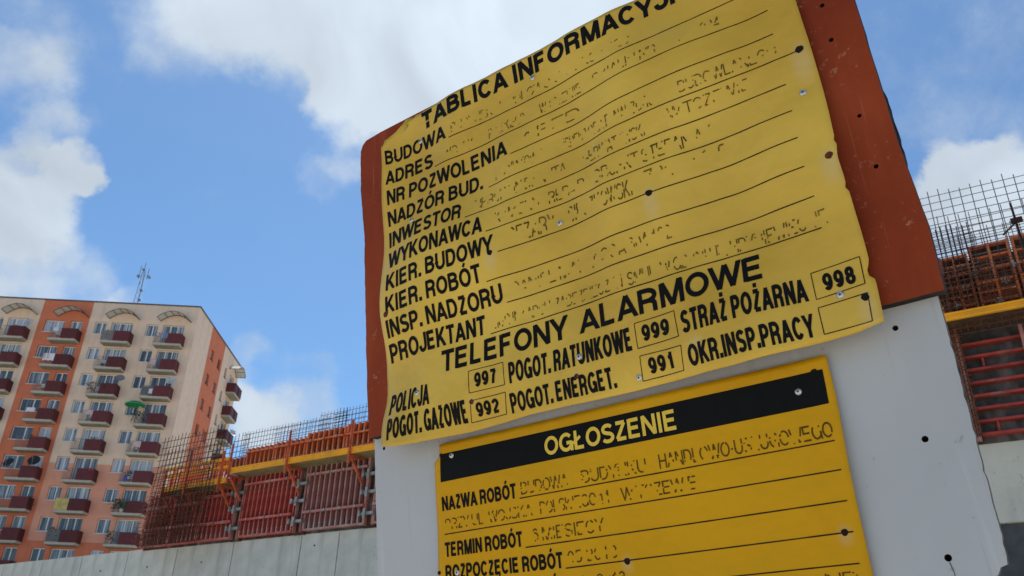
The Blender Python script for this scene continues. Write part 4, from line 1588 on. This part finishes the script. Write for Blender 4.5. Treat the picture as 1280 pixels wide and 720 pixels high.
def put_text(root, surf, txt, u0, v0, u1, h, w, material, name='lettering', worn=0, seed=0, slope=0.0, lift=.0007, pad=True, v1=None, h1=None, fitw=True):
    """print txt between u0 and u1, baseline v0 (v1 at the right end), cap height h (h1)"""
    polys, wd = text_faces(txt, w, 1.0)
    asp = 1.0
    if fitw:
        # letters are squeezed until the line fits exactly; stroke widths stay the same
        asp = (u1 - u0) / (wd * h)
        s1 = asp ** .5
        polys, wd = text_faces(txt, w, asp / s1, worn, seed)
    mb_ = MB()
    v1 = v0 if v1 is None else v1
    h1 = h if h1 is None else h1
    sc = (u1 - u0) / wd
    # the print follows the buckled sheet: even spacing along the folds, not across them
    tab = None
    if surf is bulge:
        def ap(u_, v_):
            d_ = bulge(u_, v_)
            return u_ + d_ / (FOOTH - d_) * (u_ - .640)
        nt_ = 48
        vm = v0 + h / 2
        aa = [ap(u0 + (u1 - u0) * i / nt_, vm) for i in range(nt_ + 1)]
        tab = []
        for i in range(nt_ + 1):
            want = aa[0] + (aa[-1] - aa[0]) * i / nt_
            j = 0
            while j < nt_ - 1 and aa[j + 1] < want:
                j += 1
            f_ = (want - aa[j]) / max(1e-6, aa[j + 1] - aa[j])
            tab.append((j + min(1, max(0, f_))) / nt_)
    for i, q in enumerate(polys):
        pts = []
        for x, y in q:
            t = x / wd
            if tab:
                k_ = min(nt_ - 1, max(0, int(t * nt_)))
                t = tab[k_] + (tab[k_ + 1] - tab[k_]) * (t * nt_ - k_)
            u = u0 + (u1 - u0) * t + slope * y * h
            v = v0 + (v1 - v0) * t + y * (h + (h1 - h) * t)
            pts.append((u, v, surf(u, v) + lift + (i % 7) * .00003))
        mb_.face(pts)
    if not mb_.f:
        return
    me = bpy.data.meshes.new(name)
    me.from_pydata(mb_.v, [], mb_.f)
    me.materials.append(material)
    o_ = link(name, me, root)
    if worn:
        o_['kind'] = 'stuff'
    return o_


def put_line(root, surf, u0, v0, u1, v1, w, material, name='ruled_line', lift=.0006):
    mb_ = MB()
    L_ = math.hypot(u1 - u0, v1 - v0)
    n_ = max(1, int(L_ / .012))
    nx, ny = -(v1 - v0) / L_ * w / 2, (u1 - u0) / L_ * w / 2
    for i in range(n_):
        ts = (i / n_, (i + 1) / n_)
        a_ = [(u0 + (u1 - u0) * t, v0 + (v1 - v0) * t) for t in ts]
        ww = [1 + .25 * noise.noise(Vector((p[0] * 40, p[1] * 40, 2))) for p in a_]
        pts = [(a_[0][0] + nx * ww[0], a_[0][1] + ny * ww[0]), (a_[0][0] - nx * ww[0], a_[0][1] - ny * ww[0]),
               (a_[1][0] - nx * ww[1], a_[1][1] - ny * ww[1]), (a_[1][0] + nx * ww[1], a_[1][1] + ny * ww[1])]
        mb_.face([(p[0], p[1], surf(*p) + lift) for p in pts])
    me = bpy.data.meshes.new(name)
    me.from_pydata(mb_.v, [], mb_.f)
    me.materials.append(material)
    return link(name, me, root)


def screw_mesh():
    mb_ = MB()
    n_ = 14
    prof = [(.0062, 0), (.0062, .0008), (.0052, .0020), (.0034, .0028), (.0020, .0030)]
    rings = [[(r_ * math.cos(2 * math.pi * k / n_), r_ * math.sin(2 * math.pi * k / n_), z_) for k in range(n_)] for r_, z_ in prof]
    for a_, b_ in zip(rings, rings[1:]):
        for k in range(n_):
            k2 = (k + 1) % n_
            mb_.face([a_[k], a_[k2], b_[k2], b_[k]])
    # recessed drive
    low = [(x * .8, y * .8, .0012) for x, y, z_ in rings[-1]]
    for k in range(n_):
        k2 = (k + 1) % n_
        mb_.face([rings[-1][k], rings[-1][k2], low[k2], low[k]], 1)
    mb_.face(low, 1)
    return mb_.mesh('screw', [M['screw'], M['flash']], True)


ME_screw = screw_mesh()


def hole_mesh(seed, r_, material):
    """ragged blown-out spot: a shallow torn crater"""
    mb_ = MB()
    n_ = 12
    rr = [r_ * (1 + .28 * noise.noise(Vector((math.cos(k / n_ * 6.283) * 1.5, math.sin(k / n_ * 6.283) * 1.5, seed)))) for k in range(n_)]
    o1 = [(rr[k] * math.cos(2 * math.pi * k / n_), rr[k] * math.sin(2 * math.pi * k / n_), .0001) for k in range(n_)]
    o2 = [(x * .85, y * .85, .0011) for x, y, z_ in o1]
    o3 = [(x * .5, y * .5, .0002) for x, y, z_ in o1]
    for a_, b_ in ((o1, o2), (o2, o3)):
        for k in range(n_):
            k2 = (k + 1) % n_
            mb_.face([a_[k], a_[k2], b_[k2], b_[k]])
    mb_.face(o3)
    return mb_.mesh('puncture', material)


def put_fix(root, surf, u, v, me, name, sc=1.0):
    o_ = link(name, me, root, (u, v, surf(u, v) + .0004))
    e = .004
    n_ = Vector((-(surf(u + e, v) - surf(u - e, v)) / (2 * e), -(surf(u, v + e) - surf(u, v - e)) / (2 * e), 1)).normalized()
    q = n_.to_track_quat('Z', 'Y')
    o_.rotation_mode = 'QUATERNION'
    o_.rotation_quaternion = q
    o_.scale = (sc, sc, sc)
    return o_


def sheet(root, surf, uL, uR, vB, vT, nu, nv, material, name='sheet', thick=.0012):
    """thin plastic sheet with traced edges; uL(v) uR(v) vB(u) vT(u)"""
    V_ = {}
    mb_ = MB()
    for i in range(nu + 1):
        for j in range(nv + 1):
            s_, t = i / nu, j / nv
            um = uL(.5) * (1 - s_) + uR(.5) * s_
            v = vB(um) * (1 - t) + vT(um) * t
            u = uL(v) * (1 - s_) + uR(v) * s_
            v = vB(u) * (1 - t) + vT(u) * t
            V_[i, j] = len(mb_.v)
            mb_.v.append((u, v, surf(u, v)))
    n0 = len(mb_.v)
    for k in range(n0):
        p = mb_.v[k]
        mb_.v.append((p[0], p[1], p[2] - thick))
    for i in range(nu):
        for j in range(nv):
            q = (V_[i, j], V_[i + 1, j], V_[i + 1, j + 1], V_[i, j + 1])
            mb_.f.append(q)
            mb_.f.append(tuple(n0 + k for k in reversed(q)))
    bd = [V_[i, 0] for i in range(nu)] + [V_[nu, j] for j in range(nv)] + [V_[i, nv] for i in range(nu, 0, -1)] + [V_[0, j] for j in range(nv, 0, -1)]
    for k in range(len(bd)):
        a_, b_ = bd[k], bd[(k + 1) % len(bd)]
        mb_.f.append((b_, a_, n0 + a_, n0 + b_))
    me = bpy.data.meshes.new(name)
    me.from_pydata(mb_.v, [], mb_.f)
    me.materials.append(material)
    me.polygons.foreach_set('use_smooth', [True] * len(me.polygons))
    o_ = link(name, me, root)
    return o_


def pw(tab):
    def f_(x):
        if x <= tab[0][0]:
            return tab[0][1]
        for a_, b_ in zip(tab, tab[1:]):
            if x <= b_[0]:
                t = (x - a_[0]) / (b_[0] - a_[0])
                return a_[1] + (b_[1] - a_[1]) * t
        return tab[-1][1]
    return f_


# ---- upper notice
SC1 = [(-.463, .669), (-.491, .461), (-.101, .316), (.391, .013), (-.492, .045), (-.094, .030), (.413, .385), (-.128, .688), (.021, -.037)]
HO1 = [(.106, .301, .0068, 'hole'), (.430, .247, .0068, 'rust_spot'), (.425, .472, .0075, 'hole'), (-.571, .246, .0075, 'rust_spot'), (-.353, -.003, .0055, 'rust_spot'),
       (-.571, -.001, .0060, 'rust_spot'), (.426, -.001, .0065, 'hole'), (-.105, -.006, .0052, 'rust_spot'), (-.272, .303, .0062, 'hole')]
halo = [(u, v, .016, 0) for u, v, r_, k in HO1] + [(.106, .301, .024, .05), (.430, .247, .028, .04), (.425, .472, .028, .06), (-.272, .303, .022, .03), (.145, -.008, .022, 0), (.391, .013, .014, 0), (.426, -.001, .022, .05)]
M['sheet_a'] = sheet_mat('faded_yellow_sheet', (.75, .485, .050, 1), (.57, .34, .018, 1), halo, 2.6)
M['sheet_b'] = sheet_mat('amber_yellow_sheet', (.68, .35, .005, 1), (.62, .31, .0045, 1), [(.307, -.341, .018, .01), (-.069, -.344, .018, .01)], 2.4, .12)
sign = empty('information_notice', SF, 'faded yellow construction site information notice with buckled surface on the red board', 'notice')
eL = pw([(-.06, -.592), (-.04, -.594), (.03, -.597), (.11, -.598), (.19, -.590), (.236, -.590), (.25, -.5915), (.36, -.593), (.414, -.588), (.567, -.577), (.69, -.572), (.695, -.565), (.712, -.559), (.7135, -.516), (.735, -.520), (.75, -.500)])
eR = pw([(-.05, .4445), (.02, .447), (.026, .446), (.030, .4395), (.046, .4385), (.052, .4455), (.10, .446), (.176, .4455), (.180, .4415), (.188, .4415), (.192, .4445), (.24, .4425), (.262, .446), (.268, .4425), (.278, .4455), (.33, .446), (.48, .444), (.57, .440), (.75, .437)])
eB = pw([(-.6, -.052), (-.55, -.060), (-.5, -.062), (-.37, -.061), (-.22, -.055), (-.08, -.058), (.06, -.058), (.20, -.061), (.32, -.057), (.40, -.054), (.445, -.047)])
eT = pw([(-.60, .712), (-.515, .716), (-.512, .737), (-.50, .742), (-.414, .7465), (-.29, .747), (-.17, .748), (.44, .7475)])
sheet(sign, bulge, eL, eR, eB, eT, 110, 90, M['sheet_a'])
INK, THIN = M['ink'], M['ink_thin']
BW = .198
put_text(sign, bulge, 'TABLICA INFORMACYJNA', -.4545, .6955, .298, .0470, BW + .03, INK)
rows = [('BUDOWA', -.566, -.378, .0385), ('ADRES', -.566, -.425, .039), ('NR POZWOLENIA', -.565, -.213, .0395), ('NADZÓR BUD.', -.568, -.287, .039),
        ('INWESTOR', -.570, -.345, .040), ('WYKONAWCA', -.568, -.287, .0425), ('KIER. BUDOWY', -.571, -.262, .0415), ('KIER. ROBÓT', -.572, -.300, .0415),
        ('INSP. NADZORU', -.577, -.256, .0415), ('PROJEKTANT', -.580, -.309, .043)]
rule_u = [(-.370, .40), (-.420, .388), (-.205, .388), (-.272, .432), (-.335, .389), (-.278, .389), (-.252, .388), (-.29, .387), (-.250, .390), (-.298, .388)]
for i, ((t_, a_, b_, h_), (ra, rb)) in enumerate(zip(rows, rule_u)):
    v_ = .63867 - .05617 * i
    put_text(sign, bulge, t_, a_, v_ + .0005, b_, h_, BW, INK)
    put_line(sign, bulge, ra, v_ - .002, rb, v_, .0021, THIN)
put_text(sign, bulge, 'TELEFONY', -.424, .0745, -.114, .0485, BW, INK)
put_text(sign, bulge, 'ALARMOWE', -.088, .0748, .284, .0475, BW, INK)
put_text(sign, bulge, 'POLICJA', -.580, .013, -.456, .0470, BW, INK)
put_text(sign, bulge, 'POGOT. GAZOWE', -.579, -.0430, -.366, .0475, BW, INK)
put_text(sign, bulge, 'POGOT. RATUNKOWE', -.2585, .0142, .0225, .0440, BW, INK)
put_text(sign, bulge, 'POGOT. ENERGET.', -.2640, -.0448, -.0250, .0400, BW, INK)
put_text(sign, bulge, 'STRAŻ POŻARNA', .123, .0160, .3430, .0420, BW, INK)
put_text(sign, bulge, 'OKR.INSP.PRACY', .125, -.0448, .3420, .0390, BW, INK)
for t_, a_, b_, v_, h_ in (('997', -.3415, -.2870, .0240, .0305), ('992', -.3470, -.2900, -.0360, .0290), ('999', .0425, .1000, .0232, .0310), ('991', .0435, .0990, -.0370, .0295), ('998', .3680, .4210, .0255, .0300)):
    put_text(sign, bulge, t_, a_, v_, b_, h_, BW + .02, INK)
for bx in ([(-.354, .0615), (-.270, .062), (-.270, .0150), (-.355, .0150)], [(-.355, -.001), (-.271, 0), (-.277, -.0425), (-.3625, -.0440)],
           [(.0315, .0615), (.1130, .063), (.1145, .0145), (.0305, .0140)], [(.0310, 0), (.1155, -.0025), (.1110, -.0460), (.0270, -.0450)],
           [(.3540, .0620), (.4330, .0660), (.4310, .0205), (.3540, .0155)], [(.3535, .0010), (.4310, .0050), (.4280, -.0420), (.3535, -.0440)]):
    for k in range(4):
        p, q = bx[k], bx[(k + 1) % 4]
        put_line(sign, bulge, p[0], p[1], q[0], q[1], .0015, THIN, 'box_outline')
put_line(white_upper, lambda u, v: -.0468, .4375, -.398, .4400, -.412, .0011, M['edge_raw'], 'crack')
put_line(white_upper, lambda u, v: -.0468, .4400, -.412, .4385, -.433, .0011, M['edge_raw'], 'crack')
# what rain and sun have left of the filled-in lines
WORN = [('BUDYNEK HANDLOWO-USŁUGOWEGO', -.362, .649, .117, .019, .66), ('WOJSKA', -.39, .590, -.335 + .05, .019, .7), ('POLSKIEGO', -.262, .592, -.16, .020, .55),
        ('W TCZEWIE', -.12, .592, -.01, .020, .5), ('DZIAŁKI NR', .02, .594, .17, .020, .5), ('54 1234', .215, .596, .30, .020, .6), ('4 RED', -.175, .540, -.02, .021, .55),
        ('POWIATOWY', -.252, .480, -.175 + .05, .021, .55), ('INSPEKTORAT', -.085, .480, .045, .022, .5), ('NADZORU', .06, .480, .15, .022, .5), ('BUDOWLANEGO', .20, .482, .388, .020, .42),
        ('HERMANN DANUTA', -.31, .424, -.07, .022, .5), ('GERWATOWSKI', -.03, .424, .12, .022, .45), ('W TCZEWIE', .17, .437, .33, .019, .35),
        ('KAMIENNY REBAR', -.256, .370, -.03, .022, .5), ('OBJEKT STEFANIAK', -.01, .369, .245, .024, .40), ('CEZARY', -.224, .310, -.11, .030, .36),
        ('SIECZKOWSKI', -.08, .312, .075, .028, .36), ('728 449 512', .10, .322, .31, .024, .72), ('DANIEL MARIA', -.234, .202, -.02, .022, .55), ('OCA 604 122', -.02, .204, .134, .022, .5),
        ('MGR INŻ ARCH. ZABEZPIECZEŃ', -.293, .142, .02, .020, .5), ('SMUL. W GDYNI UL. HRYNIEWIECKIE', .03, .140, .402, .021, .42)]
for i, (t_, a_, v_, b_, h_, wn_) in enumerate(WORN):
    put_text(sign, bulge, t_, a_, v_ - .003, b_, h_ * 1.25, .105, M['ink_faded'], 'worn_lettering', worn=wn_ + .13, seed=i + 1.37)
for u, v in SC1:
    put_fix(sign, bulge, u, v, ME_screw, 'screw')
for i, (u, v, r_, k) in enumerate(HO1):
    put_fix(sign, bulge, u, v, hole_mesh(i * 1.7, r_, M[k]), 'puncture')

# ---- lower notice


def bow(u, v):
    d = -.0385 + .0022 * math.sin(u * 9 + 1) * math.cos(v * 11) + .0015 * math.sin(v * 23 + u * 4)
    if u > .26:
        d += .10 * (u - .26) ** 2 * 6
    if v > -.10 and u > .2:
        d += .9 * (v + .10) * (u - .2) * .25
    return d


sign2 = empty('announcement_notice', SF, 'amber yellow notice with a black title bar below the information notice', 'notice')
eL = pw([(-1.0, -.505), (-.33, -.500), (-.10, -.492), (-.094, -.4915), (-.092, -.479), (-.06, -.4765)])
eR = pw([(-1.0, .325), (-.402, .333), (-.262, .336), (-.139, .341), (-.07, .3405), (-.06, .339)])
eB = pw([(-.6, -.78), (.4, -.78)])
eT = pw([(-.5, -.066), (-.477, -.064), (.338, -.067), (.345, -.069)])
sheet(sign2, bow, eL, eR, eB, eT, 80, 80, M['sheet_b'])
mb = MB()
nx_ = 60
for i in range(nx_):
    for j in range(5):
        q = []
        for (a_, b_) in ((i, j), (i + 1, j), (i + 1, j + 1), (i, j + 1)):
            s_, t = a_ / nx_, b_ / 5
            lo = (-.478 + (.328 + .478) * s_, -.1435 - .0015 * s_)
            hi = (-.4755 + (.330 + .4755) * s_, -.0855 - .0035 * s_)
            u = lo[0] * (1 - t) + hi[0] * t
            v = lo[1] * (1 - t) + hi[1] * t
            q.append((u, v, bow(u, v) + .0006))
        mb.face(q)
me = bpy.data.meshes.new('title_bar')
me.from_pydata(mb.v, [], mb.f)
me.materials.append(M['ink'])
link('title_bar', me, sign2)
M['title_yellow'] = mat('title_yellow_print', (.88, .60, .08, 1), .45, var=.06, scale=8, spec=.1)
put_text(sign2, bow, 'OGŁOSZENIE', -.2145, -.1345, .0680, .0362, .19, M['title_yellow'], lift=.0012, v1=-.1360, h1=.0368)
for t_, a_, b_, v_, vr, h_ in (('NAZWA ROBÓT', -.480, -.2880, -.2025, -.2035, .0290), ('TERMIN ROBÓT', -.480, -.2840, -.2935, -.2945, .0285),
                             ('ROZPOCZĘCIE ROBÓT', -.481, -.1990, -.3375, -.3420, .0285), ('ZAKOŃCZENIE ROBÓT', -.482, -.1950, -.3850, -.3860, .0285)):
    put_text(sign2, bow, t_, a_, v_, b_, h_, BW + .01, INK, v1=vr)
for a_, va, b_, vb in ((-.282, -.205, .324, -.204), (-.478, -.249, .324, -.2495), (-.279, -.297, .322, -.296), (-.195, -.343, .320, -.3415), (-.19, -.3865, .318, -.387), (-.48, -.44, .317, -.44), (-.48, -.49, .317, -.49)):
    put_line(sign2, bow, a_, va, b_, vb, .0021, THIN)
for i, (t_, a_, v_, b_, h_, wn_) in enumerate([('BUDOWA', -.278, -.199, -.168, .024, .22), ('BUDYNKU', -.140, -.199, -.004, .024, .20), ('HANDLOWO-USŁUGOWEGO', .020, -.198, .325, .025, .22),
                                               ('PRZY UL. WOJSKA', -.475, -.241, -.255, .022, .36), ('POLSKIEGO 14', -.238, -.241, -.085, .023, .28), ('W TCZEWIE', -.062, -.242, .085, .023, .26),
                                               ('6 MIESIĘCY', -.262, -.289, -.105, .024, .26), ('05.2013', -.190, -.336, -.085, .022, .40), ('11.2013', -.17, -.380, -.075, .021, .3), ('ND', .262, -.414, .314, .017, .1)]):
    put_text(sign2, bow, t_, a_, v_, b_, h_, .115, M['ink_worn'], 'worn_lettering', worn=wn_ + .10, seed=i * 2.3 + 40)
for u, v in ((.284, -.116), (-.445, -.093), (-.449, -.326)):
    put_fix(sign2, bow, u, v, ME_screw, 'screw', .95)
for i, (u, v, r_, k) in enumerate(((-.473, -.088, .0045, 'hole'), (.307, -.341, .0055, 'hole'), (-.069, -.344, .0058, 'hole'), (.316, -.091, .0058, 'hole'), (-.497, -.322, .004, 'hole'))):
    put_fix(sign2, bow, u, v, hole_mesh(30 + i, r_, M[k]), 'puncture')
